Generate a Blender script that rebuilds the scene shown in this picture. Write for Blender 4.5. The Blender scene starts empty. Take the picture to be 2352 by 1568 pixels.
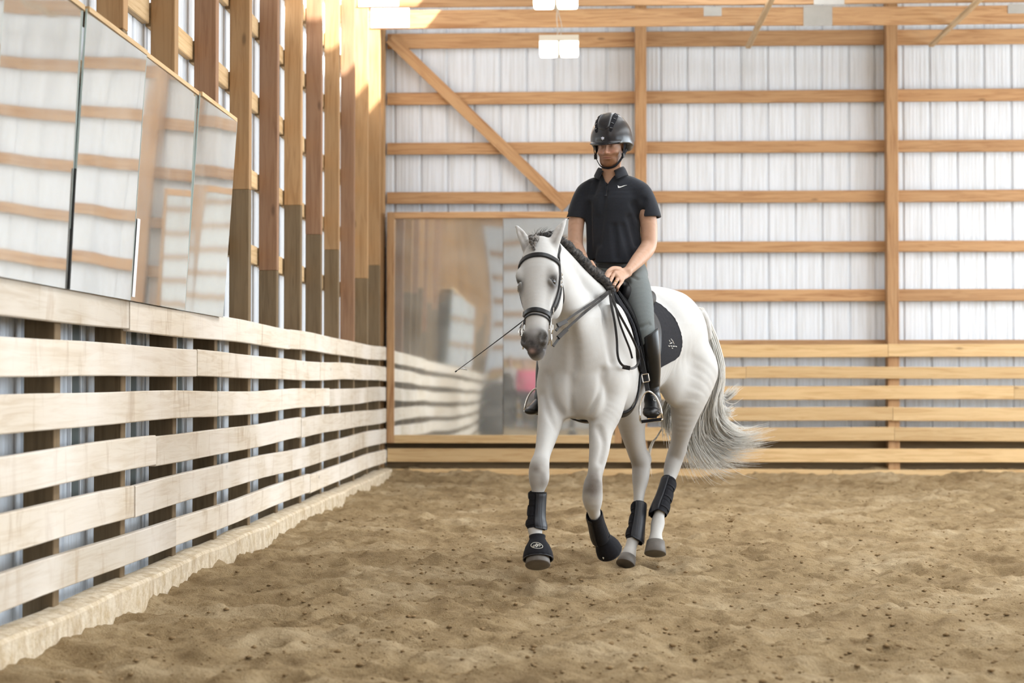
import bpy, math, random
import numpy as np
from mathutils import Vector, Matrix

# ------------------------------------------------------------------ camera
sc = bpy.context.scene
COL = sc.collection
F_PX, W_PX, H_PX = 4000.0, 2352.0, 1568.0
CAM = Vector((0, 0, 1.127))
VPX, VPY = 1340.0, 881.0                        # where the building's long axis vanishes
yaw = math.atan((VPX - W_PX / 2) / F_PX)
pitch = math.atan((VPY - H_PX / 2) / F_PX)
camd = bpy.data.cameras.new('camera'); cam = bpy.data.objects.new('camera', camd); COL.objects.link(cam)
camd.sensor_width = 36.0; camd.lens = 36.0 * F_PX / W_PX
cam.location = CAM; cam.rotation_euler = (math.pi / 2 + pitch, 0, yaw)
camd.dof.use_dof = True; camd.dof.focus_distance = 10.15; camd.dof.aperture_fstop = 2.3
camd.clip_end = 200
sc.camera = cam
RM = cam.rotation_euler.to_matrix()
FWD = RM @ Vector((0, 0, -1))

def P(px, py, Y):
    "the point at depth Y (along the arena) that lies on the line of sight through the photo's pixel"
    d = RM @ Vector(((px - W_PX / 2) / F_PX, -(py - H_PX / 2) / F_PX, -1.0))
    return CAM + d * (Y / d.y)

# ------------------------------------------------------------------ colour management, world, light
sc.view_settings.view_transform = 'Standard'; sc.view_settings.look = 'None'
sc.view_settings.gamma = 1.0; sc.view_settings.use_curve_mapping = False
sc.view_settings.exposure = 0.12
sc.cycles.max_bounces = 6; sc.cycles.diffuse_bounces = 3; sc.cycles.glossy_bounces = 5; sc.cycles.adaptive_threshold = 0.04
sc.cycles.caustics_reflective = False; sc.cycles.caustics_refractive = False
sc.cycles.sample_clamp_indirect = 6.0; sc.cycles.use_denoising = True
wd = bpy.data.worlds.new('world'); sc.world = wd; wd.use_nodes = True
bg = wd.node_tree.nodes['Background']; bg.inputs[0].default_value = (0.80, 0.90, 1.0, 1); bg.inputs[1].default_value = 1.6

def area(name, loc, target, sx, sy, power, col):
    l = bpy.data.lights.new(name, 'AREA'); l.shape = 'RECTANGLE'; l.size = sx; l.size_y = sy
    l.energy = power; l.color = col
    o = bpy.data.objects.new(name, l); COL.objects.link(o)
    o.location = loc
    o.rotation_euler = (Vector(target) - Vector(loc)).to_track_quat('-Z', 'Y').to_euler()
    return o
# area lights added overhead and at the right side to brighten the hall
area('skylight_daylight', (1.6, 8.6, 5.85), (1.6, 8.6, 0), 2.2, 19, 640, (0.86, 0.94, 1.0))
area('skylight_daylight', (7.0, 8.6, 5.85), (7.0, 8.6, 0), 2.2, 19, 540, (0.86, 0.94, 1.0))
area('side_opening_daylight', (11.7, 14.6, 3.0), (0, 14.6, 2.0), 11, 3.6, 1080, (0.84, 0.93, 1.0))
area('side_opening_daylight', (11.7, 3.4, 3.0), (0, 3.4, 2.0), 9, 3.6, 300, (0.84, 0.93, 1.0))
sun = bpy.data.lights.new('sun', 'SUN'); sun.energy = 32.0; sun.angle = 0.03; sun.color = (1, 0.96, 0.90)
suno = bpy.data.objects.new('sun', sun); COL.objects.link(suno)
suno.rotation_euler = Vector((-0.60, 0.35, -0.72)).to_track_quat('-Z', 'Y').to_euler()

# ------------------------------------------------------------------ materials
def lin(r, g, b):
    f = lambda c: ((c / 255) / 12.92) if c / 255 <= 0.04045 else (((c / 255) + 0.055) / 1.055) ** 2.4
    return (f(r), f(g), f(b), 1.0)

class NT:
    "small node-tree builder"
    def __init__(s, name, rough=0.6, metal=0.0):
        s.m = bpy.data.materials.new(name); s.m.use_nodes = True
        s.t = s.m.node_tree; s.n = s.t.nodes; s.b = s.n['Principled BSDF']
        s.b.inputs['Roughness'].default_value = rough; s.b.inputs['Metallic'].default_value = metal
    def node(s, kind, **kw):
        n = s.n.new(kind)
        for k, v in kw.items():
            if k in n.inputs.keys() if isinstance(k, str) else False: n.inputs[k].default_value = v
            else: setattr(n, k, v)
        return n
    def link(s, a, b): s.t.links.new(a, b)
    def coord(s, scale=(1, 1, 1), kind='Object', rnd=True):
        tc = s.node('ShaderNodeTexCoord'); mp = s.node('ShaderNodeMapping')
        mp.inputs['Scale'].default_value = scale
        s.link(tc.outputs[kind], mp.inputs['Vector'])
        if rnd:
            oi = s.node('ShaderNodeObjectInfo'); mu = s.node('ShaderNodeMath', operation='MULTIPLY'); mu.inputs[1].default_value = 37.0
            s.link(oi.outputs['Random'], mu.inputs[0]); s.link(mu.outputs[0], mp.inputs['Location'])
        return mp.outputs[0]
    def noise(s, vec, scale, detail=4, rough=0.55, dist=0.0):
        n = s.node('ShaderNodeTexNoise'); n.inputs['Scale'].default_value = scale
        n.inputs['Detail'].default_value = detail; n.inputs['Roughness'].default_value = rough
        n.inputs['Distortion'].default_value = dist
        s.link(vec, n.inputs['Vector']); return n.outputs['Fac']
    def ramp(s, fac, stops):
        r = s.node('ShaderNodeValToRGB'); e = r.color_ramp.elements
        while len(e) < len(stops): e.new(0.5)
        for el, (p, c) in zip(e, stops): el.position = p; el.color = c if len(c) == 4 else (*c, 1)
        s.link(fac, r.inputs[0]); return r.outputs[0]
    def mix(s, fac, a, b, mode='MIX'):
        m = s.node('ShaderNodeMix', data_type='RGBA', blend_type=mode)
        for inp, v in ((m.inputs[0], fac), (m.inputs[6], a), (m.inputs[7], b)):
            if isinstance(v, (int, float)): inp.default_value = v
            elif isinstance(v, tuple): inp.default_value = v if len(v) == 4 else (*v, 1)
            else: s.link(v, inp)
        return m.outputs[2]
    def math(s, op, a, b=0.0):
        m = s.node('ShaderNodeMath', operation=op)
        for inp, v in ((m.inputs[0], a), (m.inputs[1], b)):
            if isinstance(v, (int, float)): inp.default_value = v
            else: s.link(v, inp)
        return m.outputs[0]
    def color(s, c):
        if isinstance(c, tuple): s.b.inputs['Base Color'].default_value = c if len(c) == 4 else (*c, 1)
        else: s.link(c, s.b.inputs['Base Color'])
    def bump(s, h, strength=0.3, dist=0.01):
        b = s.node('ShaderNodeBump'); b.inputs['Strength'].default_value = strength; b.inputs['Distance'].default_value = dist
        s.link(h, b.inputs['Height']); s.link(b.outputs[0], s.b.inputs['Normal'])

def rgb(r, g, b): return (r, g, b, 1.0)

def wood(name, axis, light, dark, rough=0.65, stain=None, knots=True):
    "sawn lumber with the grain along one axis"
    m = NT(name, rough)
    sc3 = {'X': (0.5, 9, 9), 'Y': (9, 0.5, 9), 'Z': (9, 9, 0.5)}[axis]
    v = m.coord(sc3)
    g = m.noise(v, 3.0, 6, 0.6, 1.2)
    v2 = m.coord({'X': (.35, 2, 2), 'Y': (2, .35, 2), 'Z': (2, 2, .35)}[axis])
    g2 = m.noise(v2, 2.2, 2, 0.5)
    c = m.ramp(g, [(0.3, dark), (0.55, light), (0.8, light)])
    c = m.mix(m.math('MULTIPLY', g2, 0.55), c, dark)
    oi = m.node('ShaderNodeObjectInfo')
    hs = m.node('ShaderNodeHueSaturation')
    vv = m.math('ADD', m.math('MULTIPLY', oi.outputs['Random'], 0.26), 0.87)
    m.link(vv, hs.inputs['Value']); m.link(c, hs.inputs['Color']); c = hs.outputs[0]
    if knots:
        vk = m.coord({'X': (.55, 1.6, 1.6), 'Y': (1.6, .55, 1.6), 'Z': (1.6, 1.6, .55)}[axis])
        vo = m.node('ShaderNodeTexVoronoi'); vo.inputs['Scale'].default_value = 2.3; m.link(vk, vo.inputs['Vector'])
        k = m.ramp(vo.outputs['Distance'], [(0.03, (1, 1, 1)), (0.075, (0, 0, 0))])
        c = m.mix(m.math('MULTIPLY', k, 0.6), c, tuple(x * 0.35 for x in dark[:3]) + (1,))
    if stain:
        vs = m.coord({'X': (3.4, 1.1, 1.1), 'Y': (1.1, 3.4, 1.1), 'Z': (1, 1, 3)}[axis])
        ns = m.noise(vs, 1.7, 4, 0.65, .6)
        f = m.ramp(ns, [(0.56, (0, 0, 0)), (0.70, (1, 1, 1))])
        c = m.mix(m.math('MULTIPLY', f, 0.5), c, stain)
        vw = m.coord((.8, .8, .8)); nw = m.noise(vw, 1.1, 2)
        f = m.ramp(nw, [(0.42, (0, 0, 0)), (0.62, (1, 1, 1))])
        c = m.mix(m.math('MULTIPLY', f, 0.5), c, (.86, .80, .74, 1))
    m.color(c); m.bump(g, 0.25, 0.004)
    return m.m

L_W, D_W = rgb(.55, .335, .165), rgb(.30, .14, .052)
M = {}
for ax in 'XYZ':
    M['wood' + ax] = wood('wood_' + ax.lower(), ax, L_W, D_W)
M['kickY'] = wood('kick_board_whitened', 'Y', rgb(.72, .645, .545), rgb(.56, .455, .335), .7, stain=rgb(.36, .24, .12))
M['kickX'] = wood('kick_board_golden', 'X', rgb(.70, .50, .265), rgb(.49, .30, .125), .7)
M['postZ'] = wood('post_fir', 'Z', rgb(.45, .27, .125), rgb(.29, .155, .06), .75)
M['postD'] = wood('post_fir_red', 'Z', rgb(.33, .185, .10), rgb(.22, .11, .055), .75)
M['treated'] = wood('post_treated', 'Z', rgb(.20, .135, .07), rgb(.12, .078, .036), .8)
M['girtY'] = wood('girt_pale', 'Y', rgb(.70, .50, .28), rgb(.50, .31, .14), .7)
M['braceY'] = wood('brace_pale', 'Y', rgb(.72, .56, .36), rgb(.50, .34, .18), .7)

def simple(name, col, rough=0.5, metal=0.0, noise=None, bump=None, spec=None, sheen=0.0):
    m = NT(name, rough, metal)
    v = m.coord((1, 1, 1), rnd=False)
    if noise:
        n = m.noise(v, noise[0], 4)
        m.color(m.mix(n, col, tuple(min(1, c * noise[1]) for c in col[:3]) + (1,)))
    else: m.color(col)
    if bump: m.bump(m.noise(v, bump[0], 3), bump[1], bump[2])
    if spec is not None: m.b.inputs['Specular IOR Level'].default_value = spec
    if sheen: m.b.inputs['Sheen Weight'].default_value = sheen
    return m.m

def siding_mat():
    m = NT('white_steel_siding', 0.42)
    v = m.coord((1, 1, 0.25), kind='Object', rnd=False)
    n = m.noise(v, 1.6, 5, 0.6)
    v2 = m.coord((14, 14, 0.5), rnd=False); n2 = m.noise(v2, 2.0, 4)
    c = m.mix(m.math('MULTIPLY', n, .5), (.80, .845, .91), (.62, .65, .69))
    c = m.mix(m.math('MULTIPLY', m.ramp(n2, [(.45, (0, 0, 0)), (.75, (1, 1, 1))]), .42), c, (.42, .41, .38))
    m.color(c); m.b.inputs['Specular IOR Level'].default_value = .35
    return m.m
M['siding'] = siding_mat()

def mirror_mat():
    m = NT('dusty_mirror', 0.035, 1.0)
    v = m.coord((1, 1, 1)); n = m.noise(v, 2.5, 5, .6)
    m.color((.90, .915, .90)); 
    v2 = m.coord((.9, .9, .22)); w = m.noise(v2, 1.3, 1)
    m.bump(w, 0.30, 0.02)
    df = m.node('ShaderNodeBsdfDiffuse'); df.inputs[0].default_value = (.78, .76, .70, 1)
    mx = m.node('ShaderNodeMixShader')
    m.link(m.math('ADD', m.math('MULTIPLY', m.ramp(n, [(.35, (0, 0, 0)), (.8, (1, 1, 1))]), .17), .12), mx.inputs[0])
    m.link(m.b.outputs[0], mx.inputs[1]); m.link(df.outputs[0], mx.inputs[2])
    m.link(mx.outputs[0], m.n['Material Output'].inputs[0])
    return m.m
M['mirror'] = mirror_mat()
M['mirror_edge'] = simple('mirror_edge', rgb(.55, .66, .64), .2)
M['galv'] = simple('galvanised_plate', rgb(.50, .48, .44), .5, .35, noise=(9, .7))
M['white_plate'] = simple('white_panel', rgb(.86, .87, .90), .6, noise=(3, .93))
M['black_gap'] = simple('black_rubber', rgb(.015, .015, .015), .8)

def sand_mat():
    m = NT('riding_sand', 0.95)
    v = m.coord((1, 1, 1), rnd=False)
    n1 = m.noise(v, 1.3, 6, .65); n2 = m.noise(v, 26, 5, .7); n3 = m.noise(v, 120, 3, .7)
    c = m.ramp(n1, [(.30, rgb(.215, .145, .074)), (.5, rgb(.345, .245, .132)), (.70, rgb(.48, .37, .23))])
    c = m.mix(m.math('MULTIPLY', m.ramp(n2, [(.52, (0, 0, 0)), (.68, (1, 1, 1))]), .62), c, rgb(.175, .11, .052))
    c = m.mix(m.math('MULTIPLY', m.ramp(n3, [(.55, (0, 0, 0)), (.75, (1, 1, 1))]), .35), c, rgb(.68, .55, .36))
    m.color(c); m.b.inputs['Specular IOR Level'].default_value = .1
    h = m.math('ADD', m.math('MULTIPLY', n2, .7), m.math('MULTIPLY', n3, .3))
    m.bump(h, 1.0, 0.03)
    return m.m
M['sand'] = sand_mat()
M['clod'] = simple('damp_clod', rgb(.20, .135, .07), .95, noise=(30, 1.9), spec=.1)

# ------------------------------------------------------------------ object helpers
def tag(o, label=None, cat=None, group=None, kind=None):
    if label: o['label'] = label
    if cat: o['category'] = cat
    if group: o['group'] = group
    if kind: o['kind'] = kind
    return o

def meshobj(name, verts, faces, mat=None, parent=None, smooth=False, loc=None):
    me = bpy.data.meshes.new(name)
    if isinstance(verts, np.ndarray): verts = verts.tolist()
    if isinstance(faces, np.ndarray): faces = faces.tolist()
    if loc is not None: verts = [(v[0] - loc[0], v[1] - loc[1], v[2] - loc[2]) for v in verts]
    me.from_pydata(verts, [], faces); me.update()
    if mat: me.materials.append(mat)
    if smooth: me.polygons.foreach_set('use_smooth', [True] * len(me.polygons))
    o = bpy.data.objects.new(name, me); COL.objects.link(o)
    if loc is not None: o.location = loc
    if parent is not None:
        o.parent = parent
        o.matrix_parent_inverse = Matrix.Translation(parent.location).inverted() if parent.type == 'EMPTY' or parent.location.length else Matrix()
    return o

def empty(name, loc, label=None, cat=None, group=None):
    o = bpy.data.objects.new(name, None); COL.objects.link(o); o.location = loc; o.empty_display_size = .1
    return tag(o, label, cat, group)

class MB:
    "collects shapes that form one part"
    def __init__(s): s.v = []; s.f = []
    def add(s, v, f):
        k = len(s.v); s.v += [tuple(p) for p in v]; s.f += [tuple(i + k for i in q) for q in f]; return s
    def box(s, lo, hi, R=None, c=None):
        (x0, y0, z0), (x1, y1, z1) = lo, hi
        v = [Vector(p) for p in ((x0, y0, z0), (x1, y0, z0), (x1, y1, z0), (x0, y1, z0), (x0, y0, z1), (x1, y0, z1), (x1, y1, z1), (x0, y1, z1))]
        if R is not None: v = [R @ p + c for p in v]
        return s.add(v, [(0, 3, 2, 1), (4, 5, 6, 7), (0, 1, 5, 4), (1, 2, 6, 5), (2, 3, 7, 6), (3, 0, 4, 7)])
    def tube(s, pts, r, n=8, closed=False):
        pts = [Vector(p) for p in pts]; N = len(pts)
        rr = r if isinstance(r, (list, tuple)) else [r] * N
        t0 = (pts[1] - pts[0]).normalized(); up = Vector((0, 0, 1)) if abs(t0.z) < .9 else Vector((1, 0, 0))
        a = t0.cross(up).normalized(); v = []
        for i, p in enumerate(pts):
            if closed: t = (pts[(i + 1) % N] - pts[i - 1]).normalized()
            else: t = (pts[min(i + 1, N - 1)] - pts[max(i - 1, 0)]).normalized()
            a = (a - t * a.dot(t)).normalized(); b = t.cross(a)
            for k in range(n):
                an = 2 * math.pi * k / n
                v.append(p + (a * math.cos(an) + b * math.sin(an)) * rr[i])
        f = []
        for i in range(N if closed else N - 1):
            j = (i + 1) % N
            for k in range(n):
                l = (k + 1) % n
                f.append((i * n + k, i * n + l, j * n + l, j * n + k))
        if not closed: f.append(tuple(range(n))[::-1]); f.append(tuple((N - 1) * n + k for k in range(n)))
        return s.add(v, f)
    def build(s, name, mat, parent=None, smooth=False, loc=None): return meshobj(name, s.v, s.f, mat, parent, smooth, loc)

def boxobj(name, lo, hi, mat, parent=None, bev=0.004):
    c = [(a + b) / 2 for a, b in zip(lo, hi)]
    o = MB().box(lo, hi).build(name, mat, parent, loc=c)
    if bev:
        b = o.modifiers.new('bevel', 'BEVEL'); b.width = bev; b.segments = 1
    return o

def board(name, axis, a0, a1, lo2, hi2, mat, wig=0.006, seed=0, parent=None):
    """a long plank; axis 'X' or 'Y' is its length; lo2/hi2 = (thickness coordinate, z) ranges; gently bowed"""
    rnd = random.Random(seed); n = max(2, int((a1 - a0) / .6))
    c = ((a0 + a1) / 2, (lo2[0] + hi2[0]) / 2, (lo2[1] + hi2[1]) / 2)
    ph = [rnd.uniform(0, 6.28) for _ in range(4)]
    v, f = [], []; e = .005
    for i in range(n + 1):
        a = a0 + (a1 - a0) * i / n
        dt = wig * .5 * math.sin(a * 1.3 + ph[0]); dz = wig * (math.sin(a * .9 + ph[1]) + .5 * math.sin(a * 2.1 + ph[2]))
        sec = [(lo2[0] + e, lo2[1]), (hi2[0] - e, lo2[1]), (hi2[0], lo2[1] + e), (hi2[0], hi2[1] - e), (hi2[0] - e, hi2[1]), (lo2[0] + e, hi2[1]), (lo2[0], hi2[1] - e), (lo2[0], lo2[1] + e)]
        for t, z in sec:
            t += dt - c[1]; z += dz - c[2]
            v.append((a - c[0], t, z) if axis == 'X' else (t, a - c[0], z))
    for i in range(n):
        for k in range(8):
            q = (i * 8 + k, i * 8 + (k + 1) % 8, (i + 1) * 8 + (k + 1) % 8, (i + 1) * 8 + k)
            f.append(q[::-1] if axis == 'X' else q)
    f.append(tuple(range(8)) if axis == 'X' else tuple(range(8))[::-1]); f.append(tuple(n * 8 + k for k in range(8))[::-1] if axis == 'X' else tuple(n * 8 + k for k in range(8)))
    o = meshobj(name, v, f, mat, parent)
    o.location = (c[0], c[1], c[2]) if axis == 'X' else (c[1], c[0], c[2])
    return o

ORD = ['topmost', 'second', 'third', 'fourth', 'fifth', 'sixth', 'seventh', 'eighth', 'ninth', 'tenth', 'eleventh', 'twelfth', 'thirteenth', 'fourteenth', 'fifteenth', 'sixteenth', 'seventeenth', 'eighteenth', 'nineteenth', 'twentieth']
FROM = ['first'] + ORD[1:]

# ------------------------------------------------------------------ setting
YW = 20.5          # face of the kick boards of the end wall
XL = -2.36         # face of the left wall's posts
Y0, X1 = -3.0, 12.0
random.seed(4)

def siding(name, axis, a0, a1, z0, z1, fixed, out):
    "ribbed steel sheet; out = +1/-1 direction (away from the room) of the ribs along the other axis"
    prof = [(0, 0), (.012, .020), (.034, .020), (.046, 0)]
    a = a0; pts = []
    while a < a1:
        for dx, dy in prof: pts.append((a + dx, dy))
        for k in range(1, 6):
            m = a + .046 + k * .0455
            pts += [(m - .006, 0), (m, .0035), (m + .006, 0)]
        a += .318
    v, f = [], []
    for (s, d) in pts:
        for z in (z0, z1):
            v.append((s, fixed + out * d, z) if axis == 'X' else (fixed + out * d, s, z))
    flip = (axis == 'X') == (out > 0)
    for i in range(len(pts) - 1):
        q = (2 * i, 2 * i + 2, 2 * i + 3, 2 * i + 1); f.append(q if flip else q[::-1])
    o = meshobj(name, v, f, M['siding']); 
    s = o.modifiers.new('thick', 'SOLIDIFY'); s.thickness = .002; s.offset = 1
    return tag(o, kind='structure')

siding('wall_end', 'X', -2.6, X1, -.1, 6.1, 20.74, 1)
siding('wall_left', 'Y', Y0, 20.74, -.1, 6.1, -2.555, -1)
def strip_box(name, boxes, mat, kind='structure'):
    m = MB()
    for lo, hi in boxes: m.box(lo, hi)
    return tag(m.build(name, mat), kind=kind)
M['roofm'] = simple('roof_steel', rgb(.80, .81, .83), .5, noise=(1.2, .9))
# right long side: openings added above a low wall to admit light; closed rear wall
strip_box('wall_right', [((X1, Y0, -.1), (X1 + .1, YW + .3, 1.2)), ((X1, Y0, 4.8), (X1 + .1, YW + .3, 6.1)), ((X1, 8.2, 1.2), (X1 + .1, 8.9, 4.8)), ((X1, 20.2, 1.2), (X1 + .1, 20.8, 4.8)), ((X1, Y0, 1.2), (X1 + .1, -1.2, 4.8))], M['roofm'])
siding('wall_rear', 'X', -2.6, X1, -.1, 6.1, Y0, -1)
# closed roof with one added gap shaping the sun patch in the far left corner
strip_box('ceiling', [((-2.7, Y0, 6.0), (-2.3, 20.9, 6.06)), ((-2.3, Y0, 6.0), (-1.0, 12.0, 6.06)), ((-2.3, 19.7, 6.0), (-1.0, 20.9, 6.06)), ((-1.0, Y0, 6.0), (.4, 20.9, 6.06)),
                      ((.4, Y0, 6.0), (5.8, 20.9, 6.06)),
                      ((5.8, Y0, 6.0), (X1 + .1, 20.9, 6.06))], M['roofm'])

# sand floor: one displaced sheet
def vnoise(x, y, seed, f):
    "smooth value noise, vectorised"
    x = x * f; y = y * f
    xi = np.floor(x).astype(np.int64); yi = np.floor(y).astype(np.int64)
    fx = x - xi; fy = y - yi; fx = fx * fx * (3 - 2 * fx); fy = fy * fy * (3 - 2 * fy)
    def h(a, b):
        n = (a * 374761393 + b * 668265263 + seed * 982451653) & 0x7fffffff
        n = ((n ^ (n >> 13)) * 1274126177) & 0x7fffffff
        return ((n ^ (n >> 16)) & 0xffff) / 65535.0
    return (h(xi, yi) * (1 - fx) + h(xi + 1, yi) * fx) * (1 - fy) + (h(xi, yi + 1) * (1 - fx) + h(xi + 1, yi + 1) * fx) * fy

rs = np.random.RandomState(11)
PRINTS = [(rs.uniform(-2.0, 6), 5.5 + 15 * rs.rand() ** 1.1, rs.uniform(.05, .13), rs.uniform(.012, .04)) for _ in range(330)]
PRINTS += [(-.03, 9.93, .055, .045), (.55, 10.72, .20, .035), (.95, 11.6, .22, .035), (.32, 10.84, .09, .02)]
def sand_h(x, y):
    h = .040 * (vnoise(x, y, 1, .8) - .5) + .044 * (vnoise(x, y, 2, 2.3) - .5) + .052 * (vnoise(x * .8, y, 3, 5.5) - .5) + .034 * (vnoise(x, y, 4, 12) - .5) + .018 * (vnoise(x, y, 5, 24) - .5)
    r = vnoise(x, y, 7, 18); h += .012 * np.clip(r - .72, 0, 1) * 3
    return h
def floor_mesh():
    xs = np.concatenate([np.arange(-2.45, 5.6, .021), np.arange(5.6, X1, .15)])
    ys = np.concatenate([np.arange(Y0, 5.5, .12), np.arange(5.5, 20.6, .021)])
    X, Y = np.meshgrid(xs, ys, indexing='ij')
    Hh = sand_h(X, Y)
    for (px, py, r, d) in PRINTS:
        i0, i1 = np.searchsorted(xs, [px - 2.2 * r, px + 2.2 * r]); j0, j1 = np.searchsorted(ys, [py - 2.2 * r, py + 2.2 * r])
        xx, yy = X[i0:i1, j0:j1] - px, Y[i0:i1, j0:j1] - py
        q = (xx * xx + yy * yy) / (r * r)
        Hh[i0:i1, j0:j1] += -d * np.exp(-q * q) + .35 * d * np.exp(-(np.sqrt(q) - 1.35) ** 2 * 8)
    Hh += .09 * np.exp(-(20.5 - Y) / .35) * (Y < 20.6)           # sand banked against the end wall
    Hh += .012 * np.exp(-(X + 2.2) / .2)
    n, m = X.shape
    V = np.stack([X, Y, Hh], -1).reshape(-1, 3)
    idx = np.arange(n * m).reshape(n, m)
    Fc = np.stack([idx[:-1, :-1], idx[1:, :-1], idx[1:, 1:], idx[:-1, 1:]], -1).reshape(-1, 4)
    me = bpy.data.meshes.new('floor'); me.vertices.add(len(V)); me.vertices.foreach_set('co', V.astype(np.float32).ravel())
    me.loops.add(Fc.size); me.loops.foreach_set('vertex_index', Fc.astype(np.int32).ravel())
    me.polygons.add(len(Fc)); me.polygons.foreach_set('loop_start', np.arange(0, Fc.size, 4, dtype=np.int32))
    me.update(calc_edges=True); me.polygons.foreach_set('use_smooth', np.ones(len(Fc), bool))
    me.materials.append(M['sand']); o = bpy.data.objects.new('floor', me); COL.objects.link(o)
    return tag(o, kind='structure')
floor = floor_mesh()

# clods scattered on the sand: nobody could count them
def clods():
    m = MB(); r = random.Random(5)
    for i in range(5200):
        y = 5.6 + 14.6 * r.random() ** 1.5; x = -2.1 + r.random() * (2.1 + .27 * y)
        s = r.choice([.003, .004, .005, .006, .008, .010, .014]) * r.uniform(.7, 1.2)
        z = float(sand_h(np.array([x]), np.array([y]))[0])
        t = [Vector((r.uniform(.7, 1.3) * a, r.uniform(.7, 1.3) * b, r.uniform(.5, .9) * c)) * s for a, b, c in ((1, 0, 0), (-1, 0, 0), (0, 1, 0), (0, -1, 0), (0, 0, 1), (0, 0, -.6), (.7, .7, .4), (-.7, .7, .4), (.7, -.7, .4), (-.7, -.7, .4))]
        c = Vector((x, y, z + s * .25))
        m.add([c + q for q in t], [(4, 6, 0), (4, 2, 6), (4, 7, 2), (4, 1, 7), (4, 9, 1), (4, 3, 9), (4, 8, 3), (4, 0, 8), (0, 6, 5), (6, 2, 5), (2, 7, 5), (7, 1, 5), (1, 9, 5), (9, 3, 5), (3, 8, 5), (8, 0, 5)])
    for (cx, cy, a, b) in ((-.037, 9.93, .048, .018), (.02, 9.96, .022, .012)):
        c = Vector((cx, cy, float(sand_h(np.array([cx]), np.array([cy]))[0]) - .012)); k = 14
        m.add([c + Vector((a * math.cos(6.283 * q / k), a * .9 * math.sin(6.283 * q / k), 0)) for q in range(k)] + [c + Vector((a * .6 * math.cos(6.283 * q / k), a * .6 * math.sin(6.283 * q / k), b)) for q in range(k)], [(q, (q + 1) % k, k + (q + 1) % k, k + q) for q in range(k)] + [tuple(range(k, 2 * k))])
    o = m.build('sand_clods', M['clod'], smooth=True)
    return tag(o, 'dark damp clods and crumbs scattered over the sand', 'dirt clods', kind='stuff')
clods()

# ---- left wall
ROWS_L = [(1.400, 1.555), (1.163, 1.325), (.922, 1.082), (.680, .842), (.437, .602), (.204, .358)]
J0 = [8.83, 10.4, 11.0, 9.4, 8.95, 9.86]
for r, (zb, zt) in enumerate(ROWS_L):
    js = [Y0 + .02] + [J0[r] + 4.88 * k for k in (-2, -1, 0, 1)] + [YW - .04]
    js = sorted(j for j in js if Y0 + .02 <= j <= YW - .04)
    for k in range(len(js) - 1):
        if js[k + 1] - js[k] < .5: continue
        d = len(js) - 2 - k
        where = ['reaching the far corner', 'one length short of the far corner', 'two lengths from the far corner', 'three lengths from the far corner', 'four lengths from the far corner'][d]
        o = board('kick_board', 'Y', js[k] + .002, js[k + 1] - .002, (XL, zb), (XL + .038, zt), M['kickY'], .007, r * 17 + k)
        tag(o, 'whitened plank of the left wall, %s row, %s' % (ORD[r], where), 'kick board', 'kick boards along the left wall')
GAP_L = []
PYS = [7.69 + 1.125 * k for k in range(-9, 12)]
CNT = 0
for k, y in enumerate(PYS):
    n = len(PYS) - 1 - k
    p = empty('wall_post', (XL - .07, y, 0), 'upright timber post of the left wall, %s counted from the far corner' % (FROM[n] if n < len(FROM) else 'twenty-first'), 'post', 'posts of the left wall')
    sp = [2.53, 1.98, 2.95, 2.62, 2.45, 1.9, 2.1, 2.05][k % 8]
    sp = {14: 2.0, 13: 2.50, 15: 2.62, 16: 2.47, 17: 2.42, 18: 1.55, 19: 2.28, 20: 2.5}.get(k, sp)
    mt = M['postD'] if k in (12, 14, 16, 18) else M['postZ']
    a = boxobj('lower_timber', (XL - .14, y, -.1), (XL, y + .088, sp), M['treated'], p)
    b = boxobj('upper_timber', (XL - .141, y - .001, sp), (XL + .001, y + .089, 5.95), mt, p)
    tag(a, 'greenish treated lower timber')
GZ = [(4.60, 4.455), (4.00, 3.86), (3.41, 3.27), (2.81, 2.68), (2.24, 2.10), (1.645, 1.50)]
GL = [(5.12, 4.98)] + GZ
for r, (zt, zb) in enumerate(GL):
    zt -= .06; zb -= .06
    for k in range(len(PYS)):
        ya = PYS[k] + .09; yb = PYS[k + 1] - .002 if k + 1 < len(PYS) else YW + .2
        if yb > YW + .2: yb = YW + .2
        n = len(PYS) - 1 - k
        if ya < 3: continue
        o = board('wall_girt', 'Y', ya, yb, (XL - .195, zb), (XL - .150, zt), M['girtY'], 0.001, r * 40 + k)
        tag(o, 'pale girt of the left wall, %s row down, %s bay from the far corner' % (ORD[r], FROM[n]), 'girt', 'girts between the posts of the left wall')

M['grey_pane'] = simple('grey_pane', rgb(.13, .15, .145), .35, noise=(4, 1.3))  # dark strips with pale sides, imitating the shade of the siding ribs
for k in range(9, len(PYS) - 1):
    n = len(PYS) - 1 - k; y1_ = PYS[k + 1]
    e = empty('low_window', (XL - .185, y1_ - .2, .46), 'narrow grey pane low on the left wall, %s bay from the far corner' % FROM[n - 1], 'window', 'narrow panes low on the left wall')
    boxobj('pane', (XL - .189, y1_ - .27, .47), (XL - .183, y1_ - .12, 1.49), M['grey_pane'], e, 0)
    for yy in (y1_ - .285, y1_ - .12): boxobj('frame_strip', (XL - .192, yy, .45), (XL - .175, yy + .015, 1.51), M['white_plate'], e, 0)

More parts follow.
